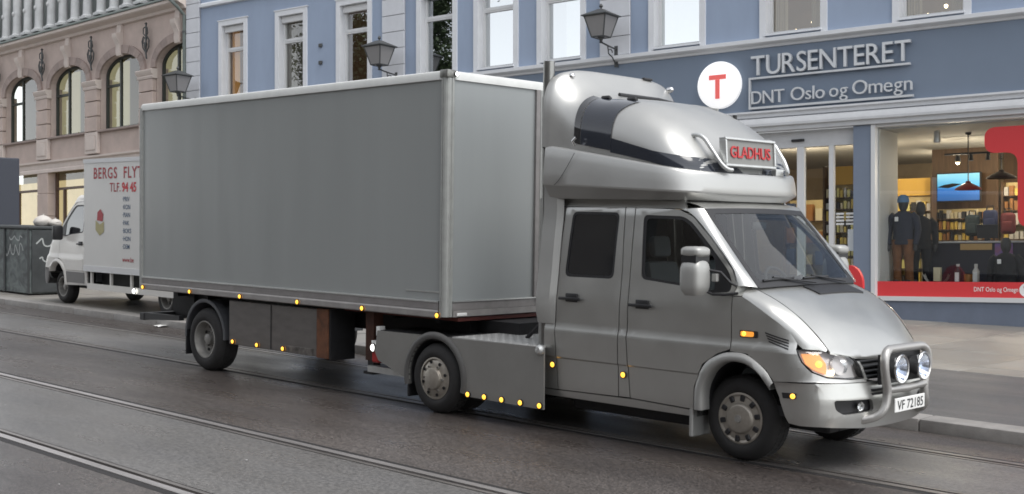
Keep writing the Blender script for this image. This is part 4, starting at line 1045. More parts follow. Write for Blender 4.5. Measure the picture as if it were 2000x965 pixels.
# rusticated pilasters built of blocks
for xa, xb in ((-22.70, -22.10), (-14.81, -14.04), (-8.10, -7.30)):
    pz = MB().box(xa + .015, xb - .015, -.045, .0, 6.765, 12.5).build('pilaster', mat('pilaster_joint', (.30, .31, .34), rough=.9), bb_)
    z = 6.77; me = MB().rbox(xa, xb, -.075, -.046, 0, .418, .008, 1).mesh('stone_block'); me.materials.append(quoin)
    while z < 10.6:
        place(me, 'stone_block', pz, (0, random.uniform(-.004, .004), z)); z += .432
MB().prism([(0, 9.62), (-.10, 9.64), (-.10, 9.72), (-.05, 9.76), (0, 9.78)], -22.05, -14.9, 'YZ').build('upper_string_course', wtrim, bb_)
for x0_, x1_ in ((-13.98, -8.16), (-7.24, X1)):
    MB().prism([(0, 9.62), (-.10, 9.64), (-.10, 9.72), (-.05, 9.76), (0, 9.78)], x0_, x1_, 'YZ').build('upper_string_course', wtrim, bb_)
for z in (8.0, 7.53):
    MB().rbox(-17.17, -17.05, -.05, .0, z - .05, z + .05, .012).build('wall_anchor', iron, bb_)
# cornice over the fascia, fascia, moulding below it
MB().prism([(0, 6.56), (-.06, 6.57), (-.07, 6.615), (-.17, 6.64), (-.20, 6.66), (-.20, 6.735), (-.14, 6.75), (0, 6.765)], X0, X1, 'YZ').build('cornice', wtrim, bb_)
MB().box(X0, X1, -.02, .3, 5.235, 6.565).build('fascia', bluedark, bb_)
MB().prism([(0, 5.23), (-.12, 5.228), (-.12, 5.19), (-.06, 5.17), (-.06, 5.10), (0, 5.08)], X0, X1, 'YZ').build('moulding_upper', wtrim, bb_)
MB().prism([(0, 5.08), (-.10, 5.07), (-.14, 5.0), (-.16, 4.95), (-.16, 4.90), (-.10, 4.88), (-.10, 4.80), (.1, 4.79), (.1, 5.08)], X0, X1, 'YZ').build('moulding_lower', mould, bb_)
# ground floor
MB().box(X0, -7.2, .0, .3, -1.2, 4.79).build('ground_floor_wall', blue, bb_)
MB().box(-2.13, -1.765, -.03, .4, .2, 4.79).build('shop_pillar', mat('blue_pillar', (.18, .22, .29), rough=.6, noise=.08, nscale=2), bb_)
MB().box(-1.764, X1, .0, .3, .2, 1.29).build('plinth', mat('blue_plinth', (.16, .19, .25), rough=.65, noise=.2, nscale=2), bb_)
# entrance
en = bpy.data.objects.new('entrance', None); COL.objects.link(en); en.parent = bb_
MB().box(-7.2, -2.14, .12, .3, 4.44, 4.79).build('entrance_header', mould, en)
MB().rbox(-3.50, -3.22, .06, .13, 4.555, 4.61, .02).build('door_sensor', blackp, en)
for xa, xb in ((-7.2, -7.05), (-5.4, -5.28), (-3.39, -3.235), (-2.70, -2.60)):
    MB().box(xa, xb, .12, .22, .5, 4.44).build('door_mullion', wjoin, en)
for xa, xb in ((-7.05, -5.4), (-5.28, -3.39), (-3.235, -2.70), (-2.60, -2.14)):
    MB().quad((xa, .18, .6), (xb, .18, .6), (xb, .18, 4.44), (xa, .18, 4.44)).build('door_pane', shopglass, en)
MB().quad((-2.32, .17, 2.28), (-2.17, .17, 2.28), (-2.17, .17, 2.72), (-2.32, .17, 2.72)).build('notice', mat('notice_paper', (.6, .64, .66), rough=.6), en)
for k in range(9):
    tb, tw = text_mesh(''.join(random.choice('lnm') for _ in range(7)), .035, 0, .01) if False else (None, 0)
for k, z in enumerate((3.02, 2.95, 2.88, 2.81)):
    for xx in (-2.57, -2.36): MB().quad((xx, .175, z), (xx + .17, .175, z), (xx + .17, .175, z + .04), (xx, .175, z + .04)).build('opening_hours_line', platewhite, en)
# shop window
sw = bpy.data.objects.new('shop_window', None); COL.objects.link(sw); sw.parent = bb_
for args in ((-1.764, -1.68, -.05, .15, 1.29, 4.79), (-1.68, X1, -.05, .15, 1.29, 1.375), (-1.68, X1, .0, .15, 4.74, 4.79), (3.4, 3.5, -.05, .15, 1.376, 4.739)):
    MB().box(*args).build('window_frame', wjoin, sw)
MB().quad((-1.68, .10, 1.375), (3.4, .10, 1.375), (3.4, .10, 4.74), (-1.68, .10, 4.74)).build('shop_pane', shopglass, sw)
rb = MB().quad((-1.68, .092, 1.376), (3.4, .092, 1.376), (3.4, .092, 1.67), (-1.68, .092, 1.67)).build('red_film_band', filmred, sw)
tb, tw = text_mesh('DNT Oslo og Omegn', .085, 0, .004); tb.xf(Matrix.Translation((.19, .088, 1.49)) @ Matrix.Diagonal((.80 / tw, 1, 1, 1))).build('film_lettering', platewhite, rb)
cc = [(1.16 + .15 * math.cos(a), 1.525 + .135 * math.sin(a)) for a in [2 * math.pi * k / 28 for k in range(28)]]
MB().add([(p[0], .089, p[1]) for p in cc], [tuple(range(28))]).build('film_disc', platewhite, rb)
MB().box(1.09, 1.24, .086, .088, 1.56, 1.60).box(1.145, 1.185, .086, .088, 1.45, 1.56).build('film_letter', filmred, rb)
tp = rpoly([(.38, 4.11), (.38, 4.60), (2.3, 4.60), (2.3, 4.11), (1.68, 4.11), (1.68, 2.70), (.98, 2.70), (.98, 4.11)], .22, 8)
bm = bmesh.new(); vs_ = [bm.verts.new((p[0], .092, p[1])) for p in tp]; bm.faces.new(vs_); bmesh.ops.triangulate(bm, faces=bm.faces); MB().bm(bm).build('red_film_letter', filmred, sw)

# ---- signs on the fascia
def letters(root, text, x0, x1, z0, h, y, m, bold=0.0, depth=.05, caps=None):
    """every letter a part of its sign"""
    made = []; x = 0.0; gap = .10 * h
    for ch_ in text:
        if ch_ == ' ': x += .32 * h; continue
        t, w = text_mesh(ch_, h, depth, bold); made.append((t, x, w)); x += w + gap
    k = (x1 - x0) / (x - gap)
    for t, xx, w in made:
        t.xf(Matrix.Translation((x0 + xx * k, y, z0)) @ Matrix.Diagonal((k, 1, 1, 1))).build('letter', m, root)
s1 = empty('shop_name_sign', BM, 'raised pale metal shop name letters with rails on the blue fascia', 'sign')
letters(s1, 'TURSENTERET', -4.31, -.95, 5.985, .41, -.10, letgrey, .0, .08)
letters(s1, 'DNT', -4.31, -3.58, 5.385, .27, -.10, letgrey, -.002)
letters(s1, 'Oslo', -3.43, -2.70, 5.395, .27, -.10, letgrey, -.002)
letters(s1, 'og', -2.60, -2.22, 5.40, .27, -.10, letgrey, -.002)
letters(s1, 'Omegn', -2.12, -.92, 5.41, .28, -.10, letgrey, -.002)
MB().box(-4.33, -.96, -.12, -.06, 5.905, 5.945).build('sign_rail', letgrey, s1)
MB().box(-4.33, -.90, -.12, -.06, 5.275, 5.32).build('sign_rail', letgrey, s1)
MB().box(-4.37, -4.332, -.12, -.06, 5.275, 5.945).build('sign_upright', letgrey, s1)
for k in range(6): MB().box(-4.2 + k * .62, -4.17 + k * .62, -.06, -.02, 5.29, 5.30).build('sign_stud', letgrey, s1)
s2 = empty('round_letter_sign', BM, 'round white disc sign with a red letter T on the blue fascia', 'sign')
MB().lathe([(.0005, -.14), (.47, -.14), (.50, -.125), (.505, -.10), (.505, -.02)], 56, 'Y', (-5.07, 0, 5.86)).build('disc', signwhite, s2, True, 30)
MB().rbox(-5.285, -4.88, -.155, -.141, 5.975, 6.075, .006).rbox(-5.135, -5.03, -.155, -.141, 5.56, 5.973, .006).build('red_letter', signred, s2)

# ---- wall lanterns
def lantern(t, z, label, y=-.72):
    e = empty('wall_lantern', BM @ Matrix.Translation((t, y, z)), label, 'lantern', 'iron lanterns on the blue house')
    def fr_(z_, r_): return [(-r_, -r_, z_), (r_, -r_, z_), (r_, r_, z_), (-r_, r_, z_)]
    bot, top = fr_(-.28, .155), fr_(.18, .275)
    MB().add(bot + top, [(0, 1, 5, 4), (1, 2, 6, 5), (2, 3, 7, 6), (3, 0, 4, 7), (3, 2, 1, 0)]).build('glazing', frost, e)
    fm = MB()
    for k in range(4): fm.tube([bot[k], top[k]], .016, 6); fm.tube([bot[k], bot[(k + 1) % 4]], .016, 6); fm.tube([top[k], top[(k + 1) % 4]], .020, 6)
    fm.build('frame', iron, e)
    MB().add(fr_(.18, .33) + fr_(.20, .33) + fr_(.32, .10) + fr_(.34, .07), [(0, 1, 5, 4), (1, 2, 6, 5), (2, 3, 7, 6), (3, 0, 4, 7), (4, 5, 9, 8), (5, 6, 10, 9), (6, 7, 11, 10), (7, 4, 8, 11), (8, 9, 13, 12), (9, 10, 14, 13), (10, 11, 15, 14), (11, 8, 12, 15), (12, 13, 14, 15), (3, 2, 1, 0)]).build('roof_cap', iron, e)
    MB().lathe([(.03, .33), (.02, .37), (.045, .41), (.03, .45), (.001, .47)], 12, 'Z').build('finial', iron, e, True)
    MB().lathe([(.09, -.28), (.05, -.31), (.03, -.37), (.045, -.40), (.001, -.42)], 12, 'Z').build('pendant', iron, e, True)
    yb = -y - .08
    br = MB().tube([(0, 0, -.39), (0, yb * .5, -.43), (0, yb, -.46)], .02, 8)
    br.tube([(0, yb * .45, -.44), (0, yb * .5, -.60), (0, yb * .75, -.66), (0, yb, -.80)], .015, 8)
    br.tube([(0, yb * .62 + .09 * math.cos(a), -.56 + .07 * math.sin(a)) for a in [k * .6 for k in range(9)]], .012, 6)
    br.build('bracket', iron, e, True)
    MB().rbox(-.05, .05, yb, yb + .03, -.86, -.38, .01).build('wall_plate', iron, e)
    return e
lantern(-7.66, 7.36, 'iron wall lantern above the roof fairing, nearest the round sign')
lantern(-14.31, 7.38, 'iron wall lantern over the middle of the trailer roof')
lantern(-22.27, 7.36, 'iron wall lantern at the joint of blue and pink houses')

# ================================================================== shop interior
FL = .9
shopw = mat('shop_wall', (.42, .34, .24), rough=.8, noise=.2, nscale=2)
shopc = mat('shop_ceiling', (.42, .41, .39), rough=.85)
wood = mat('warm_wood', (.13, .075, .04), rough=.55, noise=.4, nscale=3, stretch=(6, 6, .6))
it_ = bpy.data.objects.new('shop_room', None); COL.objects.link(it_); it_.parent = bb_
MB().box(-7.3, X1, .31, 9.1, FL - .1, FL).build('room_floor', mat('shop_floor', (.16, .13, .10), rough=.4), it_)
MB().box(-7.3, X1, .31, 9.1, 4.72, 4.80).build('room_ceiling', shopc, it_)
MB().box(-7.3, X1, 9.1, 9.2, FL, 4.72).build('room_back_wall', shopw, it_)
MB().box(-7.4, -7.3, .31, 9.1, FL, 4.72).build('room_side_wall', shopw, it_)
MB().box(X1 - .05, X1, .31, 9.1, FL, 4.72).build('room_side_wall', shopw, it_)
MB().box(-1.70, -1.66, .15, 1.25, FL, 4.72).build('display_side_panel', mat('display_panel', (.50, .50, .48), rough=.7), it_)
MB().box(-1.65, 3.4, .16, 2.2, FL, 1.60).build('display_platform', mat('platform_dark', (.05, .045, .045), rough=.6), it_)
MB().box(-.9, 5, 6.6, 6.7, FL, 4.72).build('plank_wall', wood, it_)
tk = MB().box(-1.2, 4.5, 2.9, 2.95, 4.36, 4.40).build('lamp_track', blackp, it_)
def toB(p): return BM @ Vector(p)
def bulb(x, y, z, e, r=.045, parent=tk, col=(1, .84, .60)):
    o = MB().lathe([(.001, r), (r * .7, r * .7), (r, 0), (r * .7, -r * .7), (.001, -r)], 14, 'Z', (x, y, z)).build('spot_bulb', warmbulb, parent, True)
    MB().lathe([(r * 1.2, 0), (r * 1.5, .05), (r * .8, .16), (.001, .17)], 14, 'Z', (x, y, z)).build('spot_head', blackp, parent, True)
    if e:
        l = bpy.data.lights.new('shop_spot', 'POINT'); l.energy = e; l.color = col; l.shadow_soft_size = .1
        lo_ = bpy.data.objects.new('shop_spot_light', l); COL.objects.link(lo_); lo_.location = toB((x, y, z - .12)); 
SPOT = 28
bulb(-1.0, 3.2, 4.22, SPOT); bulb(1.02, 3.6, 4.28, SPOT, .06); bulb(.05, 4.6, 4.12, SPOT); bulb(2.6, 5.0, 4.2, SPOT); bulb(-3.0, 3.0, 4.3, SPOT, .05); bulb(-4.6, 3.2, 4.3, SPOT); bulb(-2.1, 6.0, 4.2, SPOT)
for x in (-.65, -.3, .4, .75):
    MB().lathe([(.04, 0), (.055, -.14), (.001, -.14)], 10, 'Z', (x, 2.93, 4.36)).build('track_spot', blackp, tk, True)
for x in (-.72, .42):
    MB().lathe([(.03, .12), (.06, .1), (.07, -.12), (.001, -.12)], 12, 'Z', (x, .8, 4.56)).build('ceiling_spot', alu, it_, True)
# merchandise racks: frame, shelves and goods
goodsc = [mat('goods_%d' % k, c, rough=.5) for k, c in enumerate([(.75, .55, .12), (.70, .62, .42), (.55, .08, .06), (.06, .10, .22), (.10, .22, .12), (.62, .6, .56), (.35, .16, .05), (.03, .03, .035), (.75, .68, .25)])]
def rack(x0, x1, y, z0, z1, rows_, cols, label, pal, header=None):
    e = empty('display_rack', BM @ Matrix.Translation((0, 0, 0)), label, 'shelf rack', 'lit racks inside the shop')
    MB().box(x0, x1, y + .30, y + .34, z0, z1).build('back_board', mat('rack_board', (.62, .50, .26), rough=.7), e)
    MB().box(x0 - .04, x0, y, y + .34, z0, z1).build('side_board', wood, e); MB().box(x1, x1 + .04, y, y + .34, z0, z1).build('side_board', wood, e)
    top = z1 - (.45 if header else 0)
    if header: MB().box(x0, x1, y + .22, y + .30, top + .05, z1).build('header_board', header, e)
    h = (top - z0) / rows_; w = (x1 - x0) / cols
    for r_ in range(rows_):
        MB().box(x0, x1, y + .02, y + .30, z0 + r_ * h, z0 + r_ * h + .02).build('shelf', wood, e)
        for c_ in range(cols):
            gw = w * random.uniform(.55, .85); gh = h * random.uniform(.45, .85); xx = x0 + c_ * w + (w - gw) / 2
            MB().box(xx, xx + gw, y + .06, y + .22, z0 + r_ * h + .021, z0 + r_ * h + .021 + gh).build('packet', random.choice(pal), e)
G = goodsc
rack(-2.95, -1.9, 4.2, FL, 4.0, 8, 9, 'tall yellow lit rack of packets behind the entrance glass', [G[0], G[1], G[8], G[7], G[5]], mat('yellow_header', (.75, .45, .08), rough=.6))
rack(-5.6, -3.4, 4.6, FL, 3.6, 5, 9, 'wide rack of dark goods deep behind the door mullions', [G[7], G[3], G[6], G[1]])
rack(-3.2, -1.4, 7.6, FL, 3.9, 6, 9, 'pale packet rack at the back wall behind the dummy in the navy jacket', [G[1], G[5], G[0], G[8]])
rack(-.62, .75, 5.4, FL, 3.9, 9, 12, 'rack of small packets under the warm spot beside the big red letter', [G[1], G[0], G[6], G[5]])
rack(-3.42, -2.78, 1.7, FL, 4.15, 11, 8, 'narrow yellow lit rack of small packets close behind the right entrance pane', [G[0], G[1], G[8], G[5], G[7]], mat('yellow_header', (0, 0, 0)))
rack(-2.05, -.72, 4.95, 2.3, 3.3, 4, 15, 'low shelf of pale packets under the blue screen', [G[1], G[5], G[0], G[6], G[7]])
# counter with a small board and a poster
ct = empty('shop_counter', BM, 'dark counter with a pale top edge behind the shop window', 'counter')
MB().box(-1.30, 1.0, 1.72, 2.15, 1.60, 2.44).build('counter_front', mat('counter_navy', (.022, .022, .035), rough=.5), ct)
MB().rbox(-1.34, 1.04, 1.66, 2.2, 2.44, 2.48, .01).build('counter_top', mat('counter_top', (.5, .5, .5), rough=.4), ct)
MB().box(-.52, .10, 1.69, 1.715, 2.30, 2.43).build('wooden_board', mat('board_wood', (.55, .36, .14), rough=.5), ct)
MB().box(.16, .50, 1.69, 1.715, 1.98, 2.43).build('purple_poster', mat('poster_purple', (.16, .13, .38), rough=.5, noise=.6, nscale=6, col2=(.3, .12, .2)), ct)
tv = empty('wall_screen', BM, 'wide screen showing a blue sea view on the shop wall', 'screen')
MB().rbox(-1.98, -.97, 4.9, 4.98, 3.45, 4.13, .01).build('screen_case', blackp, tv)
scr, nt, b_ = nmat('screen_picture')
tcn = nt.nodes.new('ShaderNodeTexCoord'); sp_ = nt.nodes.new('ShaderNodeSeparateXYZ'); cr = nt.nodes.new('ShaderNodeValToRGB'); mr = nt.nodes.new('ShaderNodeMapRange')
nt.links.new(tcn.outputs['Object'], sp_.inputs[0]); nt.links.new(sp_.outputs['Z'], mr.inputs['Value']); mr.inputs['From Min'].default_value = 3.4; mr.inputs['From Max'].default_value = 4.1
nt.links.new(mr.outputs[0], cr.inputs[0]); el = cr.color_ramp.elements
el[0].color = (.02, .07, .22, 1); el[1].color = (.22, .55, .75, 1); e2 = el.new(.5); e2.color = (.03, .16, .50, 1); e3 = el.new(.62); e3.color = (.10, .40, .68, 1)
nt.links.new(cr.outputs[0], b_.inputs['Emission Color']); b_.inputs['Emission Strength'].default_value = .5; nt.links.new(cr.outputs[0], b_.inputs['Base Color'])
MB().quad((-1.95, 4.895, 3.48), (-1.0, 4.895, 3.48), (-1.0, 4.895, 4.10), (-1.95, 4.895, 4.10)).build('screen_picture', scr, tv)
MB().add([(-1.95, 4.89, 3.80), (-1.70, 4.89, 3.77), (-1.52, 4.89, 3.82), (-1.40, 4.89, 3.86), (-1.60, 4.89, 3.88), (-1.80, 4.89, 3.85)], [(0, 1, 2, 3, 4, 5)]).build('island_shape', ink, tv)
def pendant(x, y, z, m, label, r=.3):
    e = empty('pendant_lamp', BM @ Matrix.Translation((x, y, z)), label, 'lamp')
    MB().lathe([(.04, .16), (.06, .12), (r * .45, .09), (r * .9, .02), (r, -.02), (r * .97, -.02), (r * .5, .06), (.02, .1)], 28, 'Z').build('shade', m, e, True)
    MB().tube([(0, 0, .15), (0, 0, 4.70 - z)], .012, 6).build('cable', blackp, e)
    MB().lathe([(.06, 4.715 - z), (.06, 4.68 - z), (.02, 4.66 - z)], 12, 'Z').build('ceiling_rose', blackp, e)
pendant(-.42, 1.9, 3.56, mat('shade_red', (.30, .03, .035), rough=.4), 'red pendant lamp in front of the blue screen', .27)
pendant(.18, 2.1, 3.78, mat('shade_dark', (.05, .03, .03), rough=.4), 'dark pendant lamp hanging to the right of the screen', .30)
# dummies: one continuous skinned body each, clothes as parts
def limb(path, radii, n=14): return MB().tube(path, 0, n, True, radii)
def figure(x, y, z, label, jacket, trouser, cap=None, half=False, turn=0, h=1.78, emblem=True):
    e = empty('clothes_dummy', BM @ Matrix.Translation((x, y, z)) @ Matrix.Rotation(turn, 4, 'Z'), label, 'dummy')
    k = h / 1.78; sk = mat('dummy_dark', (.03, .03, .032), rough=.6)
    zl = .86 * k
    if half: zl = .0
    b = MB()
    b.lathe([(.001, 1.78), (.06, 1.77), (.095, 1.70), (.10, 1.62), (.085, 1.55), (.06, 1.50), (.055, 1.44), (.09, 1.41)], 20, 'Z')
    b.xf(Matrix.Translation((0, 0, zl - .86)) @ Matrix.Diagonal((1, 1.1, 1, 1))).build('dummy_head', sk, e, True)
    rows = []
    for zz, rx, ry in ((.80, .21, .15), (.86, .22, .155), (1.0, .20, .145), (1.12, .20, .15), (1.28, .225, .16), (1.38, .215, .15), (1.44, .15, .12), (1.48, .08, .08)):
        rows.append([(rx * math.cos(a) * (1 + .03 * math.sin(5 * a + zz * 9)), ry * math.sin(a), zz + zl - .86) for a in [2 * math.pi * j / 24 for j in range(24)]])
    b = MB().grid(rows, close_v=True)
    for s_ in (-1, 1):
        b.add(*(lambda t: (t.v, t.f))(limb([(s_ * .17, 0, 1.40 + zl - .86), (s_ * .25, .0, 1.32 + zl - .86), (s_ * .29, .02, 1.10 + zl - .86), (s_ * .29, -.03, .95 + zl - .86), (s_ * .27, -.07, .80 + zl - .86)], [.085, .085, .07, .06, .052])))
    jk = b.build('jacket', jacket, e, True, 70)
    if emblem: MB().rbox(-.12, -.05, -.172, -.150, 1.27 + zl - .86, 1.36 + zl - .86, .006).build('jacket_emblem', platewhite, jk)
    if not half:
        b = MB()
        for s_ in (-1, 1):
            b.add(*(lambda t: (t.v, t.f))(limb([(s_ * .10, 0, .90), (s_ * .11, 0, .70), (s_ * .115, -.01, .48), (s_ * .12, .01, .25), (s_ * .12, .02, .06)], [.13, .115, .09, .08, .085])))
        b.build('trousers', trouser, e, True, 70)
        for s_ in (-1, 1): MB().rbox(s_ * .12 - .05, s_ * .12 + .05, -.16, .11, 0, .09, .03, 2).build('shoe', blackp, e, True)
        for s_ in (-1, 1): MB().lathe([(.001, .0), (.035, .02), (.042, .07), (.035, .13), (.001, .15)], 10, 'Z', (s_ * .27, -.085, .66)).build('hand', sk, e, True)
    if cap: MB().lathe([(.118, 1.655), (.118, 1.70), (.10, 1.77), (.05, 1.81), (.001, 1.815)], 20, 'Z', (0, 0, zl - .86)).build('cap', cap, e, True)
    return e
navy = mat('navy_cloth', (.022, .026, .042), rough=.85); rustc = mat('rust_cloth', (.20, .085, .035), rough=.9, noise=.4, nscale=8)
figure(-1.38, .75, 1.605, 'shop window dummy in navy jacket, rust trousers and blue cap', navy, rustc, mat('blue_cap', (.10, .20, .34), rough=.8))
figure(-1.22, 1.35, 1.605, 'dark clothed dummy standing behind the dummy in rust trousers', mat('black_cloth', (.014, .014, .017), rough=.9), mat('black_cloth', (0, 0, 0)), None, h=1.6, emblem=False, turn=.5)
figure(.62, .70, 1.605, 'black jacket on a bust beside the purple poster', mat('black_cloth', (0, 0, 0)), rustc, None, half=True)
# small goods at the foot of the counter
sl_ = empty('pulk_sled', BM @ Matrix.Translation((-.85, 1.2, 1.605)), 'pale curved sled with a box on the display floor', 'sled')
rows = []
for i in range(13):
    t = -1 + i / 6; rows.append([(t * .26, -.10, .02 + .20 * t**4), (t * .25, 0, .0 + .18 * t**4), (t * .26, .10, .02 + .20 * t**4)])
MB().grid(rows).build('sled_shell', mat('sled_pale', (.55, .54, .50), rough=.5), sl_, True); MB().rbox(-.05, .09, -.06, .06, .06, .34, .01).build('packed_box', G[1], sl_)
for k, (xx, lab) in enumerate(((-.37, 'white checked bottle pair standing left of the red pot on the display floor'), (-.02, 'pale tall bottle beside the rust coloured pot'))):
    e = empty('display_bottle', BM @ Matrix.Translation((xx, 1.0, 1.605)), lab, 'bottle')
    MB().lathe([(.06, 0), (.065, .02), (.065, .27), (.03, .33), (.03, .38), (.001, .38)], 16, 'Z').build('bottle_body', G[5] if k else G[7], e, True); MB().lathe([(.034, .36), (.034, .41), (.001, .41)], 12, 'Z').build('bottle_cap', G[5], e, True)
    MB().box(-.04, .04, -.069, -.066, .06, .24).build('bottle_label', platewhite, e)
pt = empty('rust_pot', BM @ Matrix.Translation((-.19, 1.1, 1.605)), 'rust coloured pot between the two bottles in the window', 'pot'); MB().lathe([(.06, 0), (.10, .10), (.085, .2), (.095, .21), (.08, .2)], 18, 'Z').build('pot_body', G[6], pt, True); MB().lathe([(.08, .16), (.001, .17)], 18, 'Z').build('pot_soil', ink, pt)
cm_ = empty('counter_monitor', BM @ Matrix.Translation((-.05, 2.0, 2.48)), 'black monitor on the counter top', 'monitor'); MB().rbox(-.22, .2, -.02, .02, .06, .34, .01).build('monitor_case', blackp, cm_); MB().box(-.06, .04, -.05, .05, 0, .07).build('monitor_stand', blackp, cm_)
for k, (xx, zz, c, lab) in enumerate(((-1.05, 2.95, (.02, .035, .045), 'dark teal rucksack hanging under the screen'), (-.66, 3.05, (.02, .03, .09), 'dark blue rucksack hanging next to the teal one'), (-.28, 2.98, (.13, .022, .028), 'dark red rucksack hanging below the pendant lamp'))):
    e = empty('rucksack', BM @ Matrix.Translation((xx, 4.5, zz)) @ Matrix.Scale(.8, 4), lab, 'rucksack', 'rucksacks on the wall below the screen'); mm_ = mat('rucksack_%d' % k, c, rough=.8)
    MB().rbox(-.2, .2, -.12, .12, -.38, .22, .1, 3).build('bag_body', mm_, e, True); MB().rbox(-.15, .15, -.19, -.10, -.32, -.02, .05, 2).build('front_pocket', mm_, e, True); MB().tube([(-.1, 0, .2), (-.08, 0, .33), (.08, 0, .33), (.1, 0, .2)], .02, 6).build('carry_loop', blackp, e)
MB().box(-2.2, -.70, 5.31, 5.36, FL, 4.72).build('partition', wood, it_)

# ================================================================== red pavement sign by the door
rs = empty('pavement_sign', SM(*[0, 0, 0]) if False else BM @ Matrix.Translation((-1.08, -3.0, .80)), 'red rounded pavement sign standing behind the bonnet', 'sign')
pts = [(-.24, 0), (.24, 0)] + [(.24 * math.cos(a), .85 + .34 * math.sin(a)) for a in [math.pi * k / 14 for k in range(15)]]
MB().prism(pts, -.05, .05).build('sign_panel', filmred, rs)
MB().lathe([(.11, -.056), (.11, -.052), (.001, -.0555)], 28, 'Y', (-.05, 0, .90)).build('white_disc', platewhite, rs)
MB().rbox(-.4, .4, -.18, .18, -.02, .06, .02).build('sign_foot', blackp, rs)

# ================================================================== pink stone house with arches
st = empty('pink_stone_house', LM, 'pink sandstone house with tall arched windows and iron ornaments', 'building')
BAY = [-14.05, -10.65, -7.25, -3.85, -.45]
LX0 = -16.0
ZSP, ZAR, ZSI = 8.12, 8.78, 6.42
def arch_z(u, hw, z0, rise): return z0 + rise * math.sqrt(max(0, 1 - (u / hw)**2))**.9
wl = MB(); HW = 1.27
# wall over and between windows as narrow strips
xs = []; x = LX0
def top_open(x):
    for c in BAY:
        if abs(x - c) < HW: return arch_z(x - c, HW, ZSP, ZAR - ZSP)
    return None
brk = sorted({LX0, 0.0} | {c + HW * t for c in BAY for t in [-1, 1] + [math.cos(math.pi * k / 16) for k in range(1, 16)] if LX0 < c + HW * t < 0})
for a, b in zip(brk, brk[1:]):
    mid = (a + b) / 2; inside = [c for c in BAY if abs(mid - c) < HW]
    if inside:
        c = inside[0]; za = arch_z(a - c, HW, ZSP, ZAR - ZSP); zb_ = arch_z(b - c, HW, ZSP, ZAR - ZSP)
        wl.quad((a, 0, za), (b, 0, zb_), (b, 0, 9.78), (a, 0, 9.78)); wl.quad((a, 0, za), (a, .3, za), (b, .3, zb_), (b, 0, zb_))
        wl.quad((a, 0, 5.62), (b, 0, 5.62), (b, 0, ZSI), (a, 0, ZSI))
    else: wl.quad((a, 0, 5.62), (b, 0, 5.62), (b, 0, 9.78), (a, 0, 9.78))
for c in BAY:
    for s_ in (-1, 1):
        xx = c + s_ * HW
        if xx < 0: wl.quad((xx, 0, ZSI), (xx, .4, ZSI), (xx, .4, ZSP), (xx, 0, ZSP))
wl.build('upper_wall', sand, st)
grn = mat('window_green_black', (.035, .042, .038), rough=.5)
warmroom = mat('warm_room', (.36, .33, .20), rough=.9, emit=(.62, .58, .36), estr=.22, noise=.45, nscale=.9)  # room light is put into the emission
stglass = glass('stone_house_glass', (.80, .82, .78), fres=1.6)
for k, c in enumerate(BAY):
    # arch ring of separate stones
    xr = min(c + HW, -.02)
    ar = bpy.data.objects.new('arched_window', None); COL.objects.link(ar); ar.parent = st
    N = 11
    for i in range(N):
        a0, a1 = math.pi * i / N, math.pi * (i + .97) / N; pts = []
        for a in (a0, (a0 + a1) / 2, a1): pts.append((c + HW * math.cos(a), ZSP + (ZAR - ZSP) * max(0, math.sin(a))**.9))
        for a in (a1, (a0 + a1) / 2, a0): pts.append((c + (HW + .26) * math.cos(a), ZSP + (ZAR - ZSP + .27) * max(0, math.sin(a))**.9))
        if max(p[0] for p in pts) > -.01: continue
        MB().prism(pts, -.07 - random.uniform(0, .012), .0).build('arch_stone', sandd if i % 2 else mat('brown_sandstone_2', (.37, .295, .265), rough=.85, noise=.25, nscale=5), ar)
    # frame: jambs, mullion, transom, arched head
    y = .18; fr = MB(); n = 20; rows = []
    for i in range(n + 1):
        a = math.pi * i / n; q = [(c + r_ * math.cos(a), ZSP + (ZAR - ZSP - d) * max(0, math.sin(a))**.9) for r_, d in ((HW, 0), (HW - .09, .09))]
        if max(q[0][0], q[1][0]) > -.01: continue
        rows.append([(q[0][0], y, q[0][1]), (q[1][0], y, q[1][1]), (q[1][0], y + .08, q[1][1])])
    fr.grid(rows)
    for xa, xb in ((c - HW, c - HW + .09), (c - .40, c - .32), (c + HW - .09, c + HW)):
        if xb < 0: fr.box(xa, xb, y, y + .08, ZSI, ZSP if abs(xa - c) > .5 else ZAR - .05)
    fr.box(c - HW + .09, min(c - .40, -.02), y + .001, y + .08, 7.82, 7.90); fr.box(c - HW + .09, min(c + HW - .09, -.02), y + .001, y + .08, ZSI, ZSI + .08)
    fr.build('window_frame', grn, ar)
    for xa, xb in ((c - HW + .05, c - .36), (c - .36, min(c + HW - .05, -.02))):
        if xb > xa: MB().quad((xa, y + .04, ZSI), (xb, y + .04, ZSI), (xb, y + .04, ZAR), (xa, y + .04, ZAR)).build('pane', stglass, ar)
    if k > 0:
        # room back and screen glow by themselves in place of room light
        MB().box(c - HW, min(c + HW, -.05), 1.5, 1.55, 6.2, 9.0).build('room_back', warmroom, ar)
        MB().box(c - .22, min(c + .5, -.05), 1.0, 1.03, 6.2, 8.9).build('room_screen', mat('room_screen', (.30, .27, .16), rough=.9, emit=(.5, .46, .28), estr=.13), ar)
    MB().rbox(c - HW - .1, min(c + HW + .1, -.01), -.12, .26, ZSI - .07, ZSI, .015).build('sill', sandd, ar)
    # keystone bracket up to the cornice
    if c + .14 < 0 and True:
        MB().prism([(0, 8.70), (-.10, 8.72), (-.13, 8.85), (-.12, 9.05), (-.2, 9.2), (-.26, 9.3), (-.26, 9.42), (-.18, 9.45), (-.1, 9.45), (-.08, 9.76), (0, 9.76)], c - .13, c + .13, 'YZ').build('keystone_bracket', sandl, ar, True, 40)
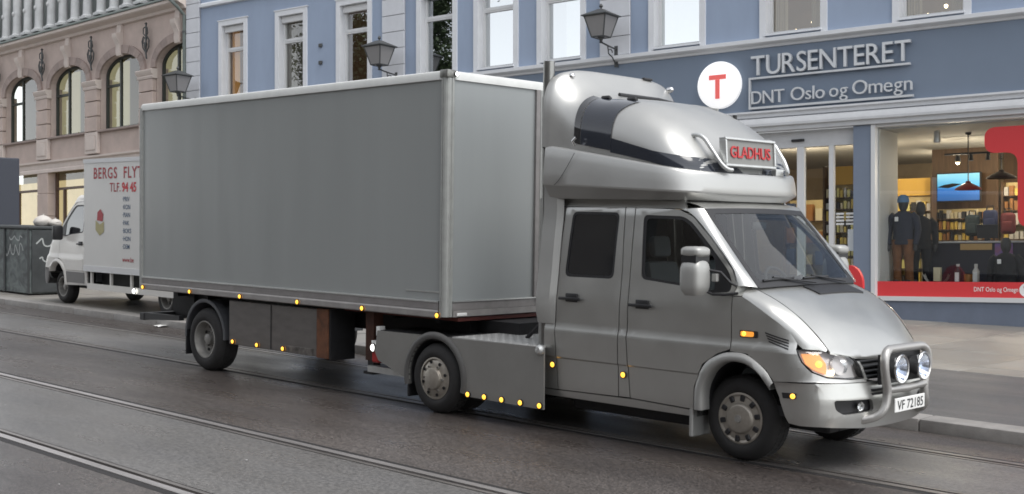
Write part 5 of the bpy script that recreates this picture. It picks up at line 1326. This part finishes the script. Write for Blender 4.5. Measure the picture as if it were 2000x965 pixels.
MB().box(LX0, -.05, 2.6, 2.7, -1, 14).box(LX0, -.05, .42, 2.6, 9.2, 9.3).box(LX0, -.05, .42, 2.6, 5.9, 6.0).build('inner_walls', mat('inner_dark', (.16, .14, .10), rough=.9), st)
# lamp seen in the second bay
bl_ = MB().lathe([(.001, .09), (.07, .05), (.07, -.05), (.001, -.09)], 12, 'Z', (-6.2, .8, 7.75)).build('window_lamp', warmbulb, st, True)
MB().tube([(-6.2, .8, 7.8), (-6.2, .8, 9.0)], .012, 6).build('lamp_cable', blackp, bl_)
MB().rbox(-10.1, -9.5, .45, .5, 8.05, 8.25, .05).build('neon_sign', mat('pink_neon', (.6, .05, .15), rough=.4, emit=(1, .12, .28), estr=.9), st)
# piers with capitals, panels
for k, c in enumerate(BAY):
    xa, xb = c + HW + .03, c + 3.40 - HW - .03
    xb = min(xb, -.02)
    if xa > -.2: continue
    pr_ = bpy.data.objects.new('pier', None); COL.objects.link(pr_); pr_.parent = st
    z = 5.66; i = 0
    for z0, z1 in ((5.66, 6.38), (6.40, 6.88), (6.90, 7.38), (7.40, 7.78)):
        MB().rbox(xa, xb, -.14 - .005 * (i % 2), .0, z0, z1 - .006, .014, 1).build('pier_stone', sand if i else sandl, pr_); i += 1
    MB().prism([(0, 7.78), (-.16, 7.78), (-.18, 7.84), (-.16, 7.88), (-.22, 7.95), (-.24, 8.04), (-.20, 8.07), (0, 8.08)], xa - .06, xb + .06, 'YZ').build('capital', sandl, pr_, True, 40)
    MB().rbox(xa + .1, xb - .1, -.165, -.14, 5.78, 6.26, .02, 1).build('pier_panel', sandl, pr_)
    # iron ornament above
    xm = (xa + xb) / 2 if xb < -.1 else xa + .4
    orn = MB(); s_ = .95
    orn.tube([(xm, -.10, 8.42), (xm, -.13, 8.6), (xm, -.12, 9.5)], .028, 7)
    for q in (-1, 1):
        orn.tube([(xm + q * .02, -.12, 8.62), (xm + q * .17, -.13, 8.78), (xm + q * .20, -.14, 8.98), (xm + q * .10, -.15, 9.12), (xm + q * .02, -.12, 9.02)], .024, 6)
        orn.tube([(xm + q * .02, -.12, 9.12), (xm + q * .13, -.14, 9.22), (xm + q * .11, -.15, 9.38), (xm + q * .02, -.13, 9.42)], .020, 6)
        orn.tube([(xm + q * .02, -.12, 8.85), (xm + q * .09, -.17, 8.92), (xm + q * .08, -.17, 9.05)], .02, 6)
    orn.lathe([(.001, .12), (.05, .07), (.06, 0), (.04, -.1), (.001, -.16)], 10, 'Z', (xm, -.14, 8.85)); orn.lathe([(.001, .07), (.05, .02), (.001, -.05)], 10, 'Z', (xm, -.12, 9.5))
    orn.build('iron_ornament', iron, st, True)
# cornice with copper flashing and the storey above
MB().prism([(0, 9.70), (-.10, 9.72), (-.14, 9.80), (-.30, 9.86), (-.36, 9.90), (-.36, 9.99), (0, 9.995)], LX0, -.0, 'YZ').build('cornice', sandl, st)
MB().prism([(0, 9.997), (-.40, 9.997), (-.40, 10.03), (-.30, 10.10), (-.12, 10.17), (0, 10.19)], LX0, -.0, 'YZ').build('flashing', copper, st)
up_ = mat('pale_upper_stone', (.56, .57, .575), rough=.8, noise=.2, nscale=4)
MB().box(LX0, 0, .25, .4, 10.19, 14).build('upper_storey_wall', mat('upper_recess', (.20, .22, .215), rough=.7), st)
for c in BAY:
    for dx in (-1.25, -.42, .42, 1.25):
        if c + dx + .2 > -.05: continue
        col_ = MB().lathe([(.20, 10.19), (.20, 10.30), (.16, 10.34), (.15, 10.5), (.14, 11.2), (.15, 12.0)], 16, 'Z', (c + dx, .0, 0)).build('upper_column', up_, st, True)
        MB().rbox(c + dx - .22, c + dx + .22, -.2, .2, 10.191, 10.29, .02).build('column_base', up_, col_)
        MB().lathe([(.001, -.03), (.05, -.02), (.08, .0), (.05, .02)], 12, 'Y', (c + dx, -.16, 11.05)).build('column_boss', up_, col_)
    for dx in (-.83, .0, .83):
        if c + dx + .3 > -.05: continue
        wn_ = MB().box(c + dx - .24, c + dx + .24, .20, .249, 10.5, 12.5).build('upper_window', wjoin, st)
        MB().quad((c + dx - .19, .195, 10.56), (c + dx + .19, .195, 10.56), (c + dx + .19, .195, 12.4), (c + dx - .19, .195, 12.4)).build('pane', mat('upper_pane', (.10, .12, .12), rough=.08), wn_)
# ground floor: piers, lintel, glazing
for k, c in enumerate(BAY):
    xa, xb = c + HW + .05, min(c + 3.40 - HW - .05, -.02)
    if xa > -.2: continue
    gp = bpy.data.objects.new('ground_pier', None); COL.objects.link(gp); gp.parent = st; z = -.2
    while z < 5.2:
        h_ = .78 if z < 5 else .5; MB().rbox(xa, xb, -.10 - random.uniform(0, .01), .3, z, min(z + h_, 5.20) - .008, .014, 1).build('pier_stone', sand, gp); z += h_
MB().prism([(0, 5.20), (-.12, 5.20), (-.12, 5.30), (-.06, 5.34), (-.06, 5.50), (-.14, 5.55), (-.14, 5.61), (0, 5.62)], LX0, -.0, 'YZ').build('lintel_band', sandl, st)
for c in BAY:
    xa, xb = c - HW - .05, min(c + HW + .05, -.02)
    sh = MB().box(xa, xa + .08, .18, .28, .2, 5.2).box(xb - .08, xb, .18, .28, .2, 5.2).box(xa + .08, xb - .08, .181, .28, 4.6, 4.68).box(xa + .55, xa + .62, .181, .28, .2, 4.6).build('shop_frame', mat('brown_frame', (.10, .06, .045), rough=.5), st)
    MB().quad((xa, .24, .2), (xb, .24, .2), (xb, .24, 5.2), (xa, .24, 5.2)).build('shop_pane', stglass, sh)
    MB().box(xa - .6, xb + (.6 if xb < -.1 else 0), 2.2, 2.25, 0, 5.2).build('shop_back', mat('shop_back_warm', (.40, .33, .20), rough=.9, emit=(.66, .52, .28), estr=.5, noise=.6, nscale=1.2), sh)  # back wall glows to stand in for shop lighting
    MB().box(xa + .3, xa + 1.0, 1.2, 1.25, .3, 3.9).build('shop_blind', mat('shop_blind', (.22, .25, .25), rough=.8, emit=(.3, .34, .34), estr=.12), sh)  # faint glow of its own instead of shop light
    for dx in (.5, 1.2): 
        if xa + dx < xb: MB().lathe([(.001, .05), (.05, .02), (.001, -.05)], 10, 'Z', (xa + dx, 1.0, 4.75)).build('ceiling_bulb', warmbulb, sh, True)

# ================================================================== white removals van on the pavement
vn = empty('white_removals_van', SM(-24.42, 12.47, .12, math.pi), 'white box van with red lettering parked half behind the grey trailer', 'van')
vwhite = mat('van_white', (.66, .64, .60), rough=.35, coat=.3, noise=.06, nscale=2)
vdark = mat('van_grey_cladding', (.19, .185, .18), rough=.6)
cab(vn, vwhite, True, vdark)
for sg in (-1, 1):
    wheel(vn, (0, sg * .86, .345), sg, .345, .21, 'dish'); wheel(vn, (-4.3, sg * .93, .345), sg, .345, .21, 'dish')
    f = fside(sg)
    drape(f, [(-1.15, .46), (-.39, .46), (-.36, .68), (-1.15, .68)], (), .1, .1, (), .012, .01).build('side_cladding', vdark, vn)
    mo = MB().rbox(-.30, -.16, min(sg * 1.0, sg * 1.2), max(sg * 1.0, sg * 1.2), 1.32, 1.62, .04, 2).build('side_mirror', blackp, vn, True)
    MB().tube([(-.2, sg * 1.05, 1.42), (-.05, sg * .93, 1.40)], .025, 6).build('mirror_arm', blackp, mo)
VB = 1.045
bx_ = MB().rbox(-5.6, -1.27, -VB, VB, .72, 2.945, .015).build('cargo_box', mat('box_white', (.64, .635, .61), rough=.4, noise=.06, nscale=1.5), vn)
for sg in (-1, 1):
    MB().box(-5.6, -1.27, min(sg * VB, sg * (VB + .012)), max(sg * VB, sg * (VB + .012)), .72, .84).build('box_lower_rail', wjoin, bx_)
    MB().box(-5.6, -1.265, min(sg * VB, sg * (VB + .012)), max(sg * VB, sg * (VB + .012)), 2.87, 2.95).build('box_upper_rail', wjoin, bx_)
    MB().box(-5.2, -1.35, min(sg * (VB - .08), sg * (VB - .03)), max(sg * (VB - .08), sg * (VB - .03)), .36, .48).build('skirt_rail', vwhite, vn)
    for x in (-1.5, -2.3, -3.1): MB().box(x - .03, x + .03, min(sg * (VB - .08), sg * (VB - .04)), max(sg * (VB - .08), sg * (VB - .04)), .48, .72).build('skirt_post', vwhite, vn)
    MB().box(-3.3, -1.4, min(sg * .7, sg * .72), max(sg * .7, sg * .72), .44, .72).build('chassis_locker', chassis, vn)
MB().box(-5.5, .5, -.45, .45, .3, .7).build('chassis_frame', chassis, vn)
MB().rbox(-1.30, -.95, -.5, .5, 2.24, 2.75, .12, 3).build('roof_deflector', vwhite, vn, True)
lamp(vn, (-3.30, VB + .0, .42), .05, whitelamp, (0, 1, 0), 'side_light')
# lettering on the visible flank: reading from the cab backwards
vred = mat('van_red_ink', (.36, .03, .04), rough=.5); vblue = mat('van_blue_ink', (.06, .11, .20), rough=.5)
def vtext(s, x, z, h, m, bold=.01, sp=1.0):
    t, w = text_mesh(s, h, 0, bold, 0, sp)
    t.xf(Matrix.Translation((x, VB + .006, z)) @ Matrix.Rotation(math.pi, 4, 'Z')).build('van_lettering', m, bx_)
vtext('BERGS', -1.70, 2.56, .21, vred, .014, 1.15); vtext('FLYTTE', -2.90, 2.56, .21, vred, .014, 1.15)
vtext('TLF.', -2.35, 2.30, .17, vred, .005); vtext('94 45', -2.83, 2.30, .17, mat('van_bright_red', (.55, .03, .04), rough=.5), .03)
for k, s in enumerate(('PRIV', 'KON', 'PIAN', 'PAK', 'BOKS', 'HON', 'DEM')):
    vtext('·' + s, -2.86, 2.115 - k * .151, .085, vblue, .01)
vtext('www.be', -2.85, .96, .09, vred, .012)
em = MB().add([(-1.78, VB + .007, 1.55), (-1.95, VB + .007, 1.44), (-2.12, VB + .007, 1.52), (-2.12, VB + .007, 1.72), (-1.95, VB + .007, 1.66), (-1.78, VB + .007, 1.74)], [(0, 1, 4, 5), (1, 2, 3, 4)]).build('carton_emblem', mat('carton_print', (.42, .38, .20), rough=.6), bx_)
MB().add([(-1.84, VB + .008, 1.74), (-2.07, VB + .008, 1.72), (-2.10, VB + .008, 1.86), (-1.98, VB + .008, 1.96), (-1.86, VB + .008, 1.90)], [(0, 1, 2, 3, 4)]).build('carton_emblem', vred, bx_)

# ================================================================== container with graffiti, bags, hoarding at the left edge
cn = empty('street_container', SM(-27.02, 12.05, .12), 'dull green metal container with graffiti standing left of the white van', 'container')
cgreen, nt, b_ = nmat('container_green')
tcn = nt.nodes.new('ShaderNodeTexCoord'); n1 = nt.nodes.new('ShaderNodeTexNoise'); n1.inputs['Scale'].default_value = 2.3; n1.inputs['Detail'].default_value = 5; n1.inputs['Distortion'].default_value = 1.6
cr = nt.nodes.new('ShaderNodeValToRGB'); nt.links.new(tcn.outputs['Object'], n1.inputs['Vector']); nt.links.new(n1.outputs['Fac'], cr.inputs[0]); nt.links.new(cr.outputs[0], b_.inputs['Base Color'])
cr.color_ramp.elements[0].position = .38; cr.color_ramp.elements[0].color = (.055, .062, .064, 1); cr.color_ramp.elements[1].position = .66; cr.color_ramp.elements[1].color = (.16, .19, .185, 1); b_.inputs['Roughness'].default_value = .6
cd = mat('container_dark', (.06, .066, .068), rough=.6, noise=.4, nscale=3)
MB().rbox(-2.6, 0, 0, 1.0, .03, 1.5, .02).build('container_body', cgreen, cn)
MB().rbox(-2.66, .05, -.05, 1.05, 1.50, 1.57, .02).build('container_lid', cd, cn)
for x in (-2.6, -1.3, -.03): MB().rbox(x - .03, x + .04, -.035, -.001, .03, 1.5, .008).build('upright_rib', cd, cn)
MB().rbox(.001, .03, .04, .98, .06, 1.48, .01).build('end_door', cd, cn)
gw_ = mat('graffiti_white', (.42, .44, .43), rough=.6)
def scribble(x0, z0, w, h, y, n, seed, axis=0):
    rnd = random.Random(seed); p = []
    for i in range(n):
        t = i / (n - 1); q = (x0 + w * t + .06 * math.sin(i * 2.1 + seed), z0 + h * .5 + h * .5 * math.sin(i * 1.7 + seed) * rnd.uniform(.5, 1)); p.append(q)
    pts = []
    for a, b, c in zip(p, p[1:], p[2:]):
        for t in (0, .33, .66): 
            m0 = ((a[0] + b[0]) / 2, (a[1] + b[1]) / 2); m1 = ((b[0] + c[0]) / 2, (b[1] + c[1]) / 2)
            pts.append(((1 - t)**2 * m0[0] + 2 * t * (1 - t) * b[0] + t * t * m1[0], (1 - t)**2 * m0[1] + 2 * t * (1 - t) * b[1] + t * t * m1[1]))
    b = MB()
    for a, c in zip(pts, pts[1:]):
        dx, dz = c[0] - a[0], c[1] - a[1]; l = math.hypot(dx, dz) or 1; nx, nz = -dz / l * .016, dx / l * .016
        q = [(a[0] + nx, a[1] + nz), (a[0] - nx, a[1] - nz), (c[0] - nx, c[1] - nz), (c[0] + nx, c[1] + nz)]
        b.quad(*[(u, y, v) if axis == 0 else (y, u, v) for u, v in q])
    return b
scribble(-1.25, .75, .95, .5, -.004, 13, 3).build('graffiti_tag', gw_, cn); scribble(-1.1, 1.18, .8, .22, -.005, 10, 8).build('graffiti_tag', gw_, cn)
scribble(.1, 1.05, .7, .3, .0335, 9, 5, 1).build('graffiti_tag', gw_, cn); scribble(.15, .7, .6, .2, .034, 8, 6, 1).build('graffiti_tag', gw_, cn)
bgm = mat('bag_white', (.55, .52, .48), rough=.6)
def bag(x, y, z, r, label):
    e = empty('rubbish_bag', SM(-27.02 + x, 12.05 + y, .12 + z), label, 'bag', 'pale bags on the container')
    rnd = random.Random(int(x * 100)); rows = []
    for i in range(9):
        t = i / 8; zz = r * 1.1 * t; rr = r * (math.sin(math.pi * (.18 + .78 * t)))**.7
        rows.append([(rr * (1 + .12 * rnd.uniform(-1, 1)) * math.cos(a), rr * (1 + .12 * rnd.uniform(-1, 1)) * math.sin(a), zz) for a in [2 * math.pi * j / 16 for j in range(16)]])
    MB().grid(rows, close_v=True).add(rows[-1], [tuple(range(16))]).build('bag_body', bgm, e, True, 80); MB().lathe([(r * .2, r * 1.08), (r * .08, r * 1.18), (r * .16, r * 1.3), (.001, r * 1.25)], 10, 'Z').build('bag_knot', bgm, e, True)
bag(-.30, .45, 1.57, .22, 'larger pale bag heaped on the container beside the van mirror'); bag(.0 - .04, .62, 1.57, .15, 'small pale bag next to the larger one on the container')
hb = empty('advertising_pillar', SM(-32.3, 13.6, .12), 'dark pillar with torn posters behind the container at the picture edge', 'pillar')
MB().rbox(-.8, .55, -.3, .3, 0, 3.3, .03).build('pillar_body', mat('pillar_dark', (.045, .05, .065), rough=.6), hb)
for k in range(6): MB().box(-.7 + .2 * k, -.42 + .2 * k, -.306 - .002 * k, -.301, 1.3 + .1 * (k % 3), 2.3 + .12 * (k % 2)).build('poster', mat('poster_%d' % k, [(.5, .5, .5), (.42, .25, .25), (.55, .53, .5), (.3, .3, .33), (.5, .4, .4), (.48, .48, .46)][k], rough=.7, noise=.5, nscale=6), hb)

# ================================================================== across the street: unseen house added, tall and dark, to block low sky
op = empty('added_opposite_house', yawm((-14, -16, 0), 180), 'plain grey brown house across the street, added to block low sky, mirrored in paint and panes', 'building')
oph = []
for i in range(22):
    for z0 in (1.2, 4.6, 7.8, 10.6): oph.append((-47 + i * 4.2, -45.2 + i * 4.2, z0, z0 + 1.9))
wall_with_holes(-50, 46, -2, 13, oph).build('wall', mat('opposite_render', (.17, .155, .14), rough=.9, noise=.3, nscale=.4), op)
MB().box(-50, 46, .25, .3, -2, 13).build('window_glazing', mat('opposite_glass', (.05, .055, .06), rough=.1), op)
MB().box(-50, 46, -.3, 8, 13, 13.4).build('roof', mat('opposite_roof', (.09, .09, .095), rough=.8), op)
# litter and flecks on the road
for k, (a, b, s_, lab) in enumerate(((-19.5, 11.05, .10, 'white scrap of paper lying against the kerb near the trailer bumper'),)):
    rows = [[(s_ * (i - 2) * .6, s_ * (j - 1), .01 + .03 * random.random()) for j in range(3)] for i in range(5)]
    tag(MB().grid(rows).build('paper_scrap', platewhite, mw=SM(a, b, .0)), lab, 'litter')
rnd = random.Random(4); fl = MB()
for k in range(26):
    a, b = rnd.uniform(-14, -3), rnd.uniform(3.6, 8.3); r_ = rnd.uniform(.005, .013)
    fl.add([(a + r_ * math.cos(t) * rnd.uniform(.7, 1.4), b + r_ * math.sin(t), .0095) for t in (0, 1.2, 2.4, 3.6, 4.9)], [(0, 1, 2, 3, 4)])
tag(fl.build('road_flecks', platewhite, mw=SF), kind='stuff')

# ================================================================== tree across the street, mirrored in the upper panes
te = empty('street_tree', Matrix.Translation((-43.4, -8.5, 1.0)) @ Matrix.Scale(1.32, 4), 'tall leafy tree across the street, mirrored in the upper windows', 'tree')
bark = mat('bark', (.06, .05, .04), rough=.9, noise=.4, nscale=8)
tr_ = MB().tube([(0, 0, 0), (.1, 0, 2.5), (0, .1, 5), (.1, 0, 8), (0, 0, 12)], 0, 10, True, [.38, .30, .25, .18, .05])
rnd = random.Random(11); tips = []
for k in range(26):
    a = rnd.uniform(0, 6.28); z0 = rnd.uniform(4, 10.5); L = rnd.uniform(2.2, 4.6) * (1.15 - (z0 - 4) / 13)
    p = [Vector((0, 0, z0)), Vector((math.cos(a) * L * .5, math.sin(a) * L * .5, z0 + L * .35)), Vector((math.cos(a) * L, math.sin(a) * L, z0 + L * .55))]
    tr_.tube(p, 0, 6, True, [.10, .06, .02]); tips += [p[2], (p[1] + p[2]) / 2, p[1]]
tr_.build('trunk', bark, te)
lf_ = MB()
for k in range(60000):
    c = tips[k % len(tips)]; g = Vector((rnd.gauss(0, .5), rnd.gauss(0, .5), rnd.gauss(0, .4))); q = c + g; s_ = rnd.uniform(.06, .13)
    u = Vector((rnd.uniform(-1, 1), rnd.uniform(-1, 1), rnd.uniform(-.6, .6))).normalized(); v = u.cross(Vector((rnd.uniform(-1, 1), rnd.uniform(-1, 1), 1))).normalized()
    lf_.add([q - u * s_, q + v * s_ * .5, q + u * s_, q - v * s_ * .5], [(0, 1, 2, 3)])
tag(lf_.build('crown', mat('leaf', (.055, .085, .03), rough=.6, noise=.4, nscale=1.0), te), kind='stuff')

# rain pipe where the two houses meet
rpip = empty('rain_pipe', LM, 'dark bent rain pipe at the top corner of the pink house', 'pipe')
MB().tube([(-.9, -.55, 10.9), (-.72, -.50, 10.35), (-.45, -.46, 10.05), (-.22, -.44, 9.92), (-.09, -.30, 9.72), (-.075, -.075, 9.5), (-.075, -.075, 5.0)], .055, 10).build('pipe_run', copper, rpip, True)
for z in (9.0, 7.2, 5.6): MB().lathe([(.07, -.03), (.07, .03)], 10, 'Z', (-.075, -.075, z)).build('pipe_clip', iron, rpip)
